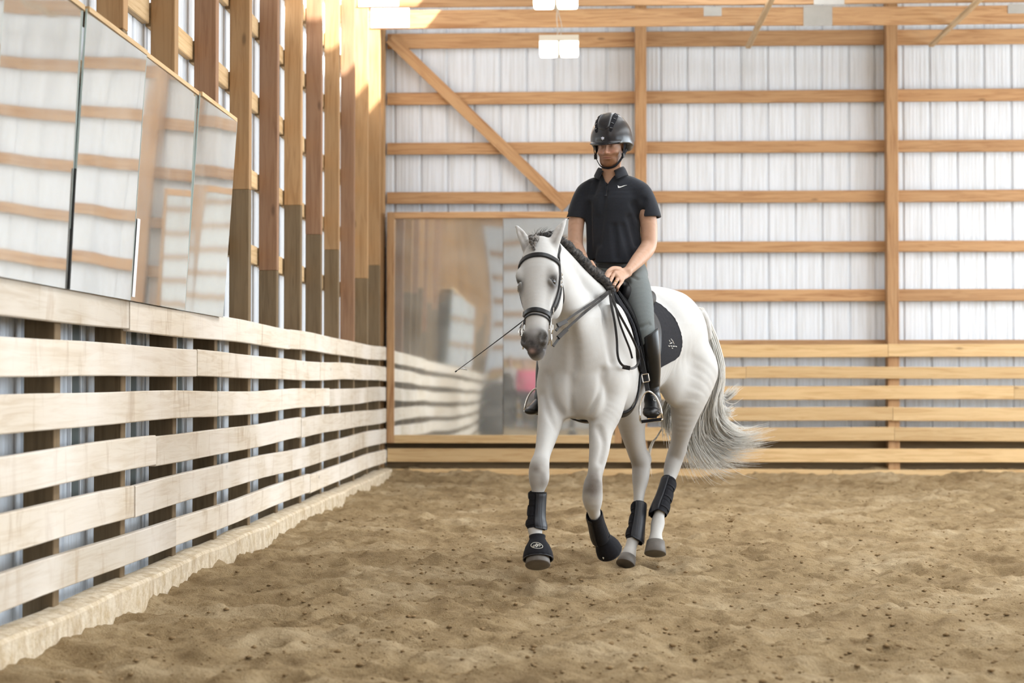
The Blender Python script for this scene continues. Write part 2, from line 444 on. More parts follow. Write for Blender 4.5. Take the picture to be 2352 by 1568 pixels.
# timber sill buried in sand at the foot of the left wall
def sill():
    n = 60; v, f = [], []; r = random.Random(8)
    for i in range(n + 1):
        y = Y0 + (YW - Y0 - .02) * i / n; w = .01 * math.sin(y * 1.7) + r.uniform(-.004, .004)
        top = .125 + r.uniform(-.008, .008)
        for x, z in ((XL - .02, -.1), (XL - .02, top + .012), (XL + .04, top + .010), (XL + .105 + w, top), (XL + .118 + w, top - .015), (XL + .122 + w, -.1)): v.append((x, y, z))
    for i in range(n):
        for k in range(5): f.append((i * 6 + k, i * 6 + k + 1, (i + 1) * 6 + k + 1, (i + 1) * 6 + k))
    f.append((0, 1, 2, 3, 4, 5)); f.append(tuple(n * 6 + k for k in (5, 4, 3, 2, 1, 0)))
    m = NT('sandy_sill', .9); vv = m.coord((1, 1, 1), rnd=False); a = m.noise(vv, 14, 5, .7)
    vb = m.coord((2, 1.2, .35), rnd=False); b = m.noise(vb, 9, 4, .6)
    c = m.mix(m.ramp(a, [(.4, (0, 0, 0)), (.65, (1, 1, 1))]), rgb(.70, .60, .46), rgb(.50, .38, .23))
    c = m.mix(m.math('MULTIPLY', m.ramp(b, [(.5, (0, 0, 0)), (.7, (1, 1, 1))]), .6), c, rgb(.36, .25, .14))
    m.color(c); m.bump(a, .8, .015)
    o = meshobj('wall_sill', v, f, m.m)
    return tag(o, 'sand-dusted timber sill along the foot of the left wall', 'sill')
sill()

# tilted mirror on the left wall: four panes
mir = [(5.5, 6.60), (6.605, 7.69), (7.71, 8.755), (8.76, 9.995), (10.0, 11.02)]
LBL = ['nearest the photographer', 'ending at the long black gap', 'between the black gap and the pane with the white sticker', 'third from the far end of the row'] 
PL = ['nearest pane of the row on the left wall', 'pane on the near side of the dark gap', 'pane on the far side of the dark gap', 'pane with a white paper sticker on its edge', 'last pane toward the end wall']
for i, (a, b) in enumerate(mir):
    tl = .075 + (.006, -.010, .004, -.006, .012)[i]; yw = (.002, -.003, .003, -.002, .006)[i]
    bx, bz, tz = XL + .045, 1.550, 2.812
    n, m = 10, 8; v, f = [], []
    e = empty('wall_mirror', (bx, (a + b) / 2, bz), 'leaning frameless mirror, %s' % PL[i], 'mirror', 'mirror panes leaning along the left wall')
    for s in (0, -.006):
        for ii in range(n + 1):
            for jj in range(m + 1):
                u, w = ii / n, jj / m
                x = bx + .012 + tl * w + (u - .5) * yw * 2 + s + .0015 * math.sin(u * 3.1 + i) * math.sin(w * 3.1)
                v.append((x, a + (b - a) * u, bz + (tz - bz) * w))
    k = (n + 1) * (m + 1)
    for ii in range(n):
        for jj in range(m):
            q = (ii * (m + 1) + jj, (ii + 1) * (m + 1) + jj, (ii + 1) * (m + 1) + jj + 1, ii * (m + 1) + jj + 1)
            f.append(q); f.append(tuple(x + k for x in q[::-1]))
    g = meshobj('glass_pane', v, f, M['mirror'], e, True)
    for yy in (a, b):
        ed = MB()
        xo = bx + .009 + (yw if yy == b else -yw)
        ed.add([(xo - .005, yy - .002, bz), (xo + .0035, yy - .002, bz), (xo + .0035, yy + .002, bz), (xo - .005, yy + .002, bz), (xo - .005 + tl, yy - .002, tz), (xo + .0035 + tl, yy - .002, tz), (xo + .0035 + tl, yy + .002, tz), (xo - .005 + tl, yy + .002, tz)], [(0, 1, 5, 4), (1, 2, 6, 5), (2, 3, 7, 6), (3, 0, 4, 7), (4, 5, 6, 7)])
        ed.build('polished_edge', M['mirror_edge'], e)
    st = MB()
    st.box((bx - .03, a, tz - .012), (bx + .018 + tl, b, tz + .012))
    st.build('top_batten', M['girtY'], e)
    if i == 3:
        sk = MB(); sk.add([(bx + .018, a + .02, bz + .02), (bx + .018, a + .075, bz + .02), (bx + .018 + .026, a + .075, bz + .42), (bx + .018 + .026, a + .02, bz + .42)], [(0, 1, 2, 3)])
        so = sk.build('sticker', simple('paper_white', rgb(.88, .88, .90), .6), e); so.modifiers.new('s', 'SOLIDIFY').thickness = .001
        tag(so, 'long white paper sticker')
    if i == 1:
        sk = MB(); sk.add([(bx + .004, b - .003, bz), (bx + .018, b - .003, bz), (bx + .018, b + .016, bz), (bx + .004, b + .016, bz), (bx + .036, b - .001, bz + .54), (bx + .046, b - .001, bz + .54), (bx + .046, b + .010, bz + .54), (bx + .036, b + .010, bz + .54)], [(0, 3, 2, 1), (4, 5, 6, 7), (0, 1, 5, 4), (1, 2, 6, 5), (2, 3, 7, 6), (3, 0, 4, 7)]); sk.build('gap_strip', M['black_gap'], e)

# ---- end wall
def W(px, py, Y=YW): p = P(px, py, Y); return p.x, p.z
POSTX = [-2.42, .68, 3.62, 6.56, 9.5]
for k, x in enumerate(POSTX[1:]):
    boxobj('end_wall_post', (x - .067, YW, -.1), (x + .067, YW + .19, 6.0), M['woodZ'])
    tag(bpy.context.scene.objects[-1] if False else COL.objects[-1], 'square timber post of the end wall, %s to the right of the big framed mirror' % FROM[k], 'post', 'posts of the end wall')
boxobj('corner_post', (-2.535, 20.5, -.1), (-2.36, 20.70, 5.95), M['postZ']); tag(COL.objects[-1], 'corner post where the left wall meets the end wall', 'post')
for r, (zt, zb) in enumerate([(5.31, 5.13)] + GZ):
    xs = [-2.34] + [v for x in POSTX[1:] for v in (x - .07, x + .07)] + [X1 - .02]
    for k in range(0, len(xs), 2):
        bay = k // 2
        if r == 6 and bay == 0: pass
        o = board('end_wall_girt', 'X', xs[k], xs[k + 1], (YW + .150, zb), (YW + .190, zt), M['woodX'], .0015, r * 9 + k)
        if r == 0: tag(o, 'wide header plank atop the end wall, %s bay from the corner' % FROM[bay], 'header', 'header planks of the end wall')
        else: tag(o, 'girt of the end wall, %s row below the header, %s bay from the corner' % (FROM[r - 1], FROM[bay]), 'girt', 'girts of the end wall')
M['treatedX'] = wood('low_girt_treated', 'X', rgb(.20, .135, .07), rgb(.12, .078, .036), .8)
for r, (zt, zb) in enumerate([(.50, .34), (.25, .02)]):
    for k in range(0, len(xs), 2):
        tag(board('low_girt', 'X', xs[k], xs[k + 1], (YW + .150, zb), (YW + .190, zt), M['treatedX'], .001, 60 + r * 9 + k), 'dark low girt of the end wall, %s, %s bay from the corner' % (('upper row', 'lower row')[r], FROM[k // 2]), 'girt', 'low dark girts of the end wall')
# kick boards of the end wall
ROWS_E = [(791, 820), (842, 869), (886, 917), (934, 965), (980, 1011), (1029, 1060), (1076, 1118)]
JE = [3.55, 1.9, 5.0, 3.6, 3.62, 1.2, 2.9]
for r, (yt, yb) in enumerate(ROWS_E):
    zt, zb = 1.127 + (881 - yt) / 195.1, 1.127 + (881 - yb) / 195.1
    x0 = .47 if r < 5 else XL + .05
    js = [x0] + [j for j in (JE[r] - 4.88, JE[r], JE[r] + 4.88, JE[r] + 9.76) if x0 + .4 < j < X1 - .4] + [X1 - .03]
    for k in range(len(js) - 1):
        o = board('end_kick_board', 'X', js[k] + .002, js[k + 1] - .002, (YW - .04, zb), (YW - .002, zt), M['kickX'], .004, 300 + r * 17 + k)
        tag(o, 'golden plank of the end wall, %s row from the top, %s plank from the left' % (ORD[r] if r < 6 else 'lowest', FROM[k]), 'kick board', 'kick boards of the end wall')
# framed mirror
fx0, fx1, fz0, fz1 = -2.315, .445, .43, 3.150
em = empty('framed_mirror', (-.93, YW - .03, fz0), 'big wood-framed mirror on the end wall behind the horse', 'mirror')
yf0, yf1 = YW - .075, YW - .002
boxobj('frame_stile', (fx0, yf0, fz0), (fx0 + .088, yf1, fz1), M['woodZ'], em)
boxobj('frame_stile', (fx1 - .08, yf0, fz0), (fx1, yf1, fz1), M['woodZ'], em)
boxobj('frame_rail', (fx0 + .088, yf0, fz1 - .075), (fx1 - .08, yf1, fz1), M['woodX'], em)
boxobj('frame_rail', (fx0 + .088, yf0, fz0), (fx1 - .08, yf1, fz0 + .095), M['kickX'], em)
for i, (a, b, dy, tz) in enumerate([(fx0 + .088, -.945, .006, .010), (-.94, fx1 - .08, -.004, -.004)]):
    n = 14; v, f = [], []
    for ii in range(n + 1):
        for jj in range(n + 1):
            u, w = ii / n, jj / n
            v.append((a + (b - a) * u, YW - .045 + dy * (u - .5) + tz * (w - .5) + .0012 * math.sin(u * 3.14) * math.sin(w * 3.14), fz0 + .095 + (fz1 - fz0 - .17) * w))
    for ii in range(n):
        for jj in range(n):
            q = (ii * (n + 1) + jj, (ii + 1) * (n + 1) + jj, (ii + 1) * (n + 1) + jj + 1, ii * (n + 1) + jj + 1); f.append(q)
    g = meshobj('glass_pane', v, f, M['mirror'], em, True)
    boxobj('backing_board', (a, YW - .034, fz0 + .06), (b, YW - .004, fz1 - .05), M['girtY'], em, 0)
# diagonal brace
def beam(name, a, b, w, h, mat, parent=None, side=None):
    a, b = Vector(a), Vector(b); t = (b - a).normalized()
    s = Vector(side) if side else Vector((0, 1, 0)); s = (s - t * s.dot(t)).normalized(); n = t.cross(s)
    R = Matrix((t, s, n)).transposed(); L = (b - a).length
    o = MB().box((-L / 2, -w / 2, -h / 2), (L / 2, w / 2, h / 2)).build(name, mat, parent)
    o.matrix_world = Matrix.Translation((a + b) / 2) @ R.to_4x4()
    return o
xa, za = W(893, 84); xb, zb = W(1300, 474)
tag(beam('diagonal_brace', (xa, YW + .12, za), (xb, YW + .12, zb), .04, .135, M['woodX']), 'diagonal timber brace running down from the top left corner of the end wall', 'brace')

# ---- roof trusses: bottom chords with plates, long stringers, lamps
for k, y in enumerate([19.5 - 1.1 * i for i in range(20)]):
    e = empty('roof_truss', (4.7, y, 5.13), 'timber roof truss chord crossing overhead, %s out from the end wall' % (FROM[k] if k < 20 else 'last'), 'roof truss', 'roof trusses')
    board('bottom_chord', 'X', XL - .19, X1 - .02, (y - .019, 5.13), (y + .019, 5.335), M['woodX'], .003, 700 + k, e)
    for j, xx in enumerate((-2.18, 2.62 - .03 * k, 6.2, 9.4)):
        if j == 0: boxobj('end_plate', (-2.39, y - .026, 5.14), (-1.96, y - .020, 5.36), M['white_plate'], e, 0)
        else: boxobj('nail_plate', (xx - .16, y - .024, 5.12), (xx + .16, y - .0195, 5.345), M['galv'], e, 0)
    for j, xx in enumerate((1.45, 4.82)):
        boxobj('nail_plate', (xx - .10, y - .024, 5.24), (xx + .10, y - .0195, 5.345), M['galv'], e, 0)
for k, x in enumerate((1.95, 4.10)):
    o = board('ceiling_stringer', 'Y', Y0 + .1, YW + .1, (x - .03, 5.085), (x + .03, 5.128), M['braceY'], .004, 900 + k)
    tag(o, 'pale stringer running lengthwise under the roof trusses, %s' % ('near the middle of the hall' if k == 0 else 'farther to the right'), 'stringer', 'stringers under the trusses')

M['lamp'] = NT('lamp_glow').m
_b = M['lamp'].node_tree.nodes['Principled BSDF']; _b.inputs['Emission Color'].default_value = (1, .95, .80, 1); _b.inputs['Emission Strength'].default_value = 9.0
M['lamp_body'] = simple('lamp_housing', rgb(.75, .72, .62), .4, .3)
M['cable'] = simple('grey_cable', rgb(.55, .52, .46), .6)
for k, (y, px) in enumerate([(18.9, 1284), (16.45, 1277), (13.9, 1270), (11.3, 1262)]):
    x = P(px, 107, y).x if k == 0 else (px - VPX) / 4000 * y
    z0 = 4.69
    e = empty('hanging_lamp', (x, y, z0), 'lit twin-panel lamp hanging on a cable below the roof, %s the end wall' % ['closest to', 'second from', 'third from', 'fourth from'][k], 'lamp', 'lamps hanging in a row under the roof')
    h = MB(); h.box((x - .215, y - .11, z0 + .15), (x + .215, y + .11, z0 + .215)); h.box((x - .012, y - .11, z0 + .005), (x + .012, y + .11, z0 + .16)); h.build('housing', M['lamp_body'], e)
    for s in (-1, 1):
        mm = MB(); xc = x + s * .113; n = 16
        vv = []
        for zz, g in ((z0 + .15, 1), (z0 + .03, 1.0), (z0 + .005, .92)):
            for q in range(n):
                an = 2 * math.pi * (q + .5) / n; cx, sx = math.cos(an), math.sin(an)
                rx = .098 * g * abs(cx) ** .35 * (1 if cx > 0 else -1); ry = .098 * g * abs(sx) ** .35 * (1 if sx > 0 else -1)
                vv.append((xc + rx, y + ry, zz))
        ff = [(l * n + q, l * n + (q + 1) % n, (l + 1) * n + (q + 1) % n, (l + 1) * n + q) for l in range(2) for q in range(n)] + [tuple(2 * n + q for q in range(n))]
        mm.add(vv, ff); mm.build('glowing_lens', M['lamp'], e)
    cb = MB(); cb.tube([(x - .02 + .006 * math.sin(i * 1.3), y, z0 + .21 + i * .06) for i in range(9)], .006, 6)
    cb.tube([(x + .01 + .02 * math.sin(i * .9), y + .01, z0 + .21 + i * .06) for i in range(9)], .005, 6); 
    cb.tube([(x - .02, y, z0 + .69), (x - .02, y, 5.98)], .006, 6); cb.build('suspension_cable', M['cable'], e)
# ================================================================== sculpting toolkit (distance fields -> one closed surface)
def V3(p): return np.array([p[0], p[1], p[2]], dtype=np.float64)
def unit(v): v = V3(v); return v / (np.linalg.norm(v) + 1e-12)

def catmull(st, sub):
    "st: rows of floats; returns a smooth interpolation through them"
    st = np.array(st, float); n = len(st)
    if n < 3 or sub < 2: return st
    out = []
    for i in range(n - 1):
        p0, p1, p2, p3 = st[max(i - 1, 0)], st[i], st[i + 1], st[min(i + 2, n - 1)]
        for k in range(sub):
            t = k / sub
            out.append(.5 * ((2 * p1) + (-p0 + p2) * t + (2 * p0 - 5 * p1 + 4 * p2 - p3) * t * t + (-p0 + 3 * p1 - 3 * p2 + p3) * t ** 3))
    out.append(st[-1]); return np.array(out)

class Field:
    def __init__(s, lo, hi, vs):
        s.lo = np.array(lo, float); s.vs = vs
        s.n = np.ceil((np.array(hi) - s.lo) / vs).astype(int) + 1
        s.a = np.full(s.n, 0.3, np.float32)
    def _win(s, lo, hi):
        i0 = np.clip(np.floor((np.array(lo) - s.lo) / s.vs).astype(int), 0, s.n); i1 = np.clip(np.ceil((np.array(hi) - s.lo) / s.vs).astype(int) + 1, 0, s.n)
        if (i1 <= i0).any(): return None, None
        sl = tuple(slice(a, b) for a, b in zip(i0, i1))
        g = [(s.lo[k] + s.vs * np.arange(i0[k], i1[k])).astype(np.float32) for k in range(3)]
        return sl, (g[0][:, None, None], g[1][None, :, None], g[2][None, None, :])
    def _smin(s, sl, d, k):
        a = s.a[sl]
        if k <= 0: np.minimum(a, d, out=a); return
        h = np.clip(k - np.abs(a - d), 0, None) / k
        s.a[sl] = np.minimum(a, d) - h * h * k * .25
    def _smax(s, sl, d, k):
        a = s.a[sl]
        h = np.clip(k - np.abs(a - d), 0, None) / k if k > 0 else 0
        s.a[sl] = np.maximum(a, d) + h * h * k * .25
    def ell(s, c, r, axes=None, k=.02, cut=False):
        "ellipsoid: centre, radii, optional 3 unit axes"
        c = V3(c); r = np.array(r, float); R = np.eye(3) if axes is None else np.array([unit(x) for x in axes])
        e = np.sqrt(((R * r[:, None]) ** 2).sum(0)) + .06 + k
        sl, g = s._win(c - e, c + e)
        if sl is None: return
        q = [g[0] - c[0], g[1] - c[1], g[2] - c[2]]
        loc = [q[0] * R[i, 0] + q[1] * R[i, 1] + q[2] * R[i, 2] for i in range(3)]
        k0 = np.sqrt(sum((loc[i] / r[i]) ** 2 for i in range(3))); k1 = np.sqrt(sum((loc[i] / r[i] ** 2) ** 2 for i in range(3))) + 1e-6
        d = (k0 * (k0 - 1) / k1).astype(np.float32)
        if cut: s._smax(sl, -d, k)
        else: s._smin(sl, d, k)
    def chain(s, st, side=(1, 0, 0), k=.02, sub=4, cut=False, cap=1.0, marg=.06):
        """limb: st rows (x, y, z, half-width along side, half-depth); elliptical tapered sweep"""
        st = [tuple(r) if len(r) == 5 else (r[0], r[1], r[2], r[3], r[3]) for r in st]
        st = catmull(st, sub)
        side = V3(side) if np.ndim(side) == 1 else np.array(side)
        rm = st[:, 3:5].max() + marg + k
        sl, g = s._win(st[:, :3].min(0) - rm, st[:, :3].max(0) + rm)
        if sl is None: return
        loc = Field.__new__(Field); loc.lo = np.array([g[0].ravel()[0], g[1].ravel()[0], g[2].ravel()[0]], float); loc.vs = s.vs
        loc.n = np.array([g[0].size, g[1].size, g[2].size]); loc.a = np.full(loc.n, .3, np.float32)
        for i in range(len(st) - 1):
            a, b = st[i, :3], st[i + 1, :3]; ab = b - a; L = np.linalg.norm(ab)
            if L < 1e-6: continue
            t = ab / L; u = side - t * side.dot(t); u /= np.linalg.norm(u) + 1e-9; v = np.cross(t, u)
            r = max(st[i, 3:5].max(), st[i + 1, 3:5].max()) + marg + k
            s2, g2 = loc._win(np.minimum(a, b) - r, np.maximum(a, b) + r)
            if s2 is None: continue
            q0, q1, q2 = g2[0] - a[0], g2[1] - a[1], g2[2] - a[2]
            al = q0 * t[0] + q1 * t[1] + q2 * t[2]
            h = np.clip(al / L, 0, 1); ax = al - h * L
            uu = q0 * u[0] + q1 * u[1] + q2 * u[2]; vv = q0 * v[0] + q1 * v[1] + q2 * v[2]
            wr = st[i, 3] + (st[i + 1, 3] - st[i, 3]) * h; dr = st[i, 4] + (st[i + 1, 4] - st[i, 4]) * h; mr = (wr + dr) * .5 * cap
            x0, x1, x2 = uu / wr, vv / dr, ax / mr
            k0 = np.sqrt(x0 * x0 + x1 * x1 + x2 * x2); y0, y1, y2 = x0 / wr, x1 / dr, x2 / mr
            d = k0 * (k0 - 1) / (np.sqrt(y0 * y0 + y1 * y1 + y2 * y2) + 1e-6)
            np.minimum(loc.a[s2], d, out=loc.a[s2])
        if cut: s._smax(sl, -loc.a, k)
        else: s._smin(sl, loc.a, k)
    def plane(s, p, n, k=.004, lo=None, hi=None):
        "keep what lies behind the plane (inside a box if given)"
        p = V3(p); n = unit(n)
        sl, g = s._win(s.lo if lo is None else lo, s.lo + s.n * s.vs if hi is None else hi)
        d = ((g[0] - p[0]) * n[0] + (g[1] - p[1]) * n[1] + (g[2] - p[2]) * n[2]).astype(np.float32)
        s._smax(sl, d, k)
    def sample(s, pts):
        q = (np.asarray(pts, float) - s.lo) / s.vs; q = np.clip(q, 0, s.n - 1.001); i = np.floor(q).astype(int); f = q - i
        r = 0
        for dx in (0, 1):
            for dy in (0, 1):
                for dz in (0, 1):
                    w = (f[:, 0] if dx else 1 - f[:, 0]) * (f[:, 1] if dy else 1 - f[:, 1]) * (f[:, 2] if dz else 1 - f[:, 2])
                    r = r + w * s.a[i[:, 0] + dx, i[:, 1] + dy, i[:, 2] + dz]
        return r
    def grad(s, pts, e=None):
        e = e or s.vs * 1.5; pts = np.asarray(pts, float); g = np.zeros_like(pts)
        for k in range(3):
            o = np.zeros(3); o[k] = e; g[:, k] = s.sample(pts + o) - s.sample(pts - o)
        return g / (np.linalg.norm(g, axis=1, keepdims=True) + 1e-9)
    def drape(s, pts, off, it=10):
        "move points onto the surface at a given stand-off"
        p = np.array(pts, float)
        for _ in range(it):
            d = s.sample(p) - off; p -= (np.clip(d, -.04, .04))[:, None] * s.grad(p) * .9
        return p, s.grad(p)
    def march(s, pts, dirs, off, maxd=.9):
        "walk points along dirs until the surface (plus stand-off) is met"
        p = np.array(pts, float); dirs = np.asarray(dirs, float)
        for _ in range(90):
            d = s.sample(p) - off; st = np.clip(d * .8, -.02, .04); p += dirs * st[:, None]
        return p, s.grad(p)
    def surface(s):
        "surface nets"
        a = s.a; n = s.n; ins = a < 0
        c = np.zeros(n - 1, np.int8)
        for dx in (0, 1):
            for dy in (0, 1):
                for dz in (0, 1): c += ins[dx:n[0] - 1 + dx, dy:n[1] - 1 + dy, dz:n[2] - 1 + dz]
        act = np.argwhere((c > 0) & (c < 8)); idx = np.full(n - 1, -1, np.int32); idx[act[:, 0], act[:, 1], act[:, 2]] = np.arange(len(act))
        pos = np.zeros((len(act), 3)); cnt = np.zeros(len(act))
        cor = [(x, y, z) for x in (0, 1) for y in (0, 1) for z in (0, 1)]
        val = {q: a[act[:, 0] + q[0], act[:, 1] + q[1], act[:, 2] + q[2]].astype(float) for q in cor}
        for q in cor:
            for ax in range(3):
                if q[ax]: continue
                r = list(q); r[ax] = 1; r = tuple(r); v0, v1 = val[q], val[r]; m = (v0 < 0) != (v1 < 0)
                t = np.where(m, v0 / (v0 - v1 + 1e-20), 0); e = np.tile(np.array(q, float), (len(act), 1)); e[:, ax] = t
                pos[m] += e[m]; cnt[m] += 1
        V = s.lo + (act + pos / cnt[:, None]) * s.vs; F = []
        for ax in range(3):
            b, c2 = [(1, 2), (2, 0), (0, 1)][ax]
            sa = [slice(1, n[k] - 1) for k in range(3)]; sa[ax] = slice(0, n[ax] - 1); sb = list(sa); sb[ax] = slice(1, n[ax])
            i0, i1 = ins[tuple(sa)], ins[tuple(sb)]; e = np.argwhere(i0 != i1)
            off = np.ones(3, int); off[ax] = 0; e = e + off
            fl = ins[e[:, 0], e[:, 1], e[:, 2]]
            def cell(db, dc):
                w = e.copy(); w[:, b] -= db; w[:, c2] -= dc; return idx[w[:, 0], w[:, 1], w[:, 2]]
            q = np.stack([cell(1, 1), cell(0, 1), cell(0, 0), cell(1, 0)], 1)
            q[~fl] = q[~fl][:, ::-1]; F.append(q)
        F = np.concatenate(F); F = F[(F >= 0).all(1)]
        return V, F

def bigmesh(name, V, F, mat, parent=None, colors=None, smooth=True):
    F = np.asarray(F); k = F.shape[1]
    me = bpy.data.meshes.new(name); me.vertices.add(len(V)); me.vertices.foreach_set('co', np.asarray(V, np.float32).ravel())
    me.loops.add(F.size); me.loops.foreach_set('vertex_index', F.astype(np.int32).ravel())
    me.polygons.add(len(F)); me.polygons.foreach_set('loop_start', np.arange(0, F.size, k, dtype=np.int32))
    me.update(calc_edges=True); me.polygons.foreach_set('use_smooth', np.full(len(F), smooth))
    if colors is not None:
        at = me.color_attributes.new('coat', 'FLOAT_COLOR', 'POINT')
        c = np.ones((len(V), 4), np.float32); c[:, :3] = colors; at.data.foreach_set('color', c.ravel())
    me.materials.append(mat); o = bpy.data.objects.new(name, me); COL.objects.link(o)
    if parent is not None: o.parent = parent; o.matrix_parent_inverse = Matrix.Translation(parent.location).inverted()
    return o

def taubin(V, F, it=4):
    "light smoothing that keeps volume"
    e = np.concatenate([F[:, [0, 1]], F[:, [1, 2]], F[:, [2, 3]], F[:, [3, 0]]]); n = len(V)
    e = np.concatenate([e, e[:, ::-1]])
    cnt = np.bincount(e[:, 0], minlength=n)[:, None] + 1e-9
    for i in range(it):
        for lam in (.5, -.52):
            s = np.stack([np.bincount(e[:, 0], weights=V[e[:, 1], k], minlength=n) for k in range(3)], 1) / cnt
            V = V + lam * (s - V)
    return V

def blob(V, c, r, soft=1.0):
    "soft spot mask around a point; r may be 3 radii"
    q = (V - V3(c)) / np.array(r); d = (q * q).sum(1); return np.exp(-d * soft)

def lerp(col, m, to): m = np.clip(m, 0, 1)[:, None]; return col * (1 - m) + np.array(to) * m

# strap along a draped path ------------------------------------------------------------
def resample(p, step):
    p = np.array([V3(q) for q in p]); d = np.r_[0, np.cumsum(np.linalg.norm(np.diff(p, axis=0), axis=1))]
    n = max(2, int(d[-1] / step) + 1); t = np.linspace(0, d[-1], n)
    return np.stack([np.interp(t, d, p[:, k]) for k in range(3)], 1)

def strap_geo(mb, pts, nor, width, thick, closed=False, round_=True):
    pts = np.asarray(pts); nor = np.asarray(nor); n = len(pts)
    w = width if np.ndim(width) else np.full(n, width)
    tan = np.roll(pts, -1, 0) - np.roll(pts, 1, 0)
    if not closed: tan[0] = pts[1] - pts[0]; tan[-1] = pts[-1] - pts[-2]
    tan /= np.linalg.norm(tan, axis=1, keepdims=True) + 1e-9
    nor = nor - tan * (nor * tan).sum(1, keepdims=True); nor /= np.linalg.norm(nor, axis=1, keepdims=True) + 1e-9
    sd = np.cross(tan, nor)
    prof = [(-1, 0), (-1, .6), (-.8, 1), (.8, 1), (1, .6), (1, 0)] if round_ else [(-1, 0), (-1, 1), (1, 1), (1, 0)]
    m = len(prof); v = []
    for i in range(n):
        for a, b in prof: v.append(pts[i] + sd[i] * a * w[i] / 2 + nor[i] * b * thick)
    f = []
    for i in range(n if closed else n - 1):
        j = (i + 1) % n
        for k in range(m): f.append((i * m + k, j * m + k, j * m + (k + 1) % m, i * m + (k + 1) % m))
    if not closed: f.append(tuple(range(m))); f.append(tuple((n - 1) * m + k for k in range(m))[::-1])
    mb.add([tuple(q) for q in v], f)

def draped_strap(name, fld, path, width, thick, mat, parent, off=.001, step=.015, sub=5, closed=False, mb=None):
    p = catmull([V3(q) for q in path], sub); p = resample(p, step)
    q, g = fld.drape(p, off)
    own = mb is None; mb = mb or MB()
    strap_geo(mb, q, g, width, thick, closed)
    return mb.build(name, mat, parent, smooth=False) if own else q

def free_strap(name, path, width, thick, mat, parent, nor, step=.015, sub=6, mb=None):
    p = catmull([V3(q) for q in path], sub); p = resample(p, step)
    own = mb is None; mb = mb or MB()
    strap_geo(mb, p, np.tile(V3(nor), (len(p), 1)), width, thick)
    return mb.build(name, mat, parent) if own else None

M['black_leather'] = simple('black_leather', rgb(.009, .009, .010), .45, noise=(40, 1.8), spec=.3)
M['worn_leather'] = simple('worn_rein_leather', rgb(.016, .015, .015), .5, noise=(60, 1.9), spec=.25)
M['steel'] = simple('polished_steel', rgb(.78, .77, .74), .2, 1.0)
M['neoprene'] = simple('black_neoprene', rgb(.007, .007, .009), .85, noise=(60, 2.4), bump=(220, .4, .002), spec=.2)
M['shell_boot'] = simple('black_boot_shell', rgb(.015, .016, .020), .42, noise=(30, 1.6), spec=.35)
M['hoof'] = simple('grey_hoof_horn', rgb(.085, .075, .066), .55, noise=(24, 1.9), bump=(60, .3, .002))
M['eye'] = simple('dark_eye', rgb(.010, .008, .007), .16, spec=.5)

def coat_mat():
    m = NT('grey_horse_coat', .62)
    at = m.node('ShaderNodeAttribute'); at.attribute_name = 'coat'
    v = m.coord((1, 1, 1), rnd=False); n = m.noise(v, 9, 6, .7); n2 = m.noise(v, 55, 4, .75)
    c = m.mix(m.math('MULTIPLY', m.ramp(n, [(.45, (0, 0, 0)), (.75, (1, 1, 1))]), .30), at.outputs['Color'], rgb(.42, .385, .345))
    c = m.mix(m.math('MULTIPLY', m.ramp(n2, [(.60, (0, 0, 0)), (.74, (1, 1, 1))]), .22), c, rgb(.30, .27, .24))
    m.color(c); m.bump(m.noise(v, 160, 3, .7), .15, .003)
    m.b.inputs['Sheen Weight'].default_value = .15; m.b.inputs['Specular IOR Level'].default_value = .35
    m.b.inputs['Subsurface Weight'].default_value = 0.0
    return m.m
M['coat'] = coat_mat()

# ================================================================== the horse
SP = np.array([(-.02, -.035, 9.84), (.20, -.005, 10.06), (.45, .06, 10.31), (.75, .18, 10.60), (1.05, .31, 10.86), (1.35, .455, 11.12), (1.75, .655, 11.46)])
def spine(s):
    x = np.interp(s, SP[:, 0], SP[:, 1]); y = np.interp(s, SP[:, 0], SP[:, 2])
    x2 = np.interp(s + .08, SP[:, 0], SP[:, 1]); y2 = np.interp(s + .08, SP[:, 0], SP[:, 2])
    x1 = np.interp(s - .08, SP[:, 0], SP[:, 1]); y1 = np.interp(s - .08, SP[:, 0], SP[:, 2])
    t = unit((x2 - x1, y2 - y1, 0)); l = np.array([t[1], -t[0], 0.0])     # t points to the tail, l to the horse's left
    return np.array([x, y, 0.0]), t, l
def HB(s, u, z):
    "a point in the horse's own frame: s back along the spine, u to its left, z up"
    c, t, l = spine(s); q = c + l * u; q[2] = z; return q

HF = Field((-.50, 8.98, .05), (1.10, 11.95, 2.10), .0082)
c0, t0, l0 = spine(.6)
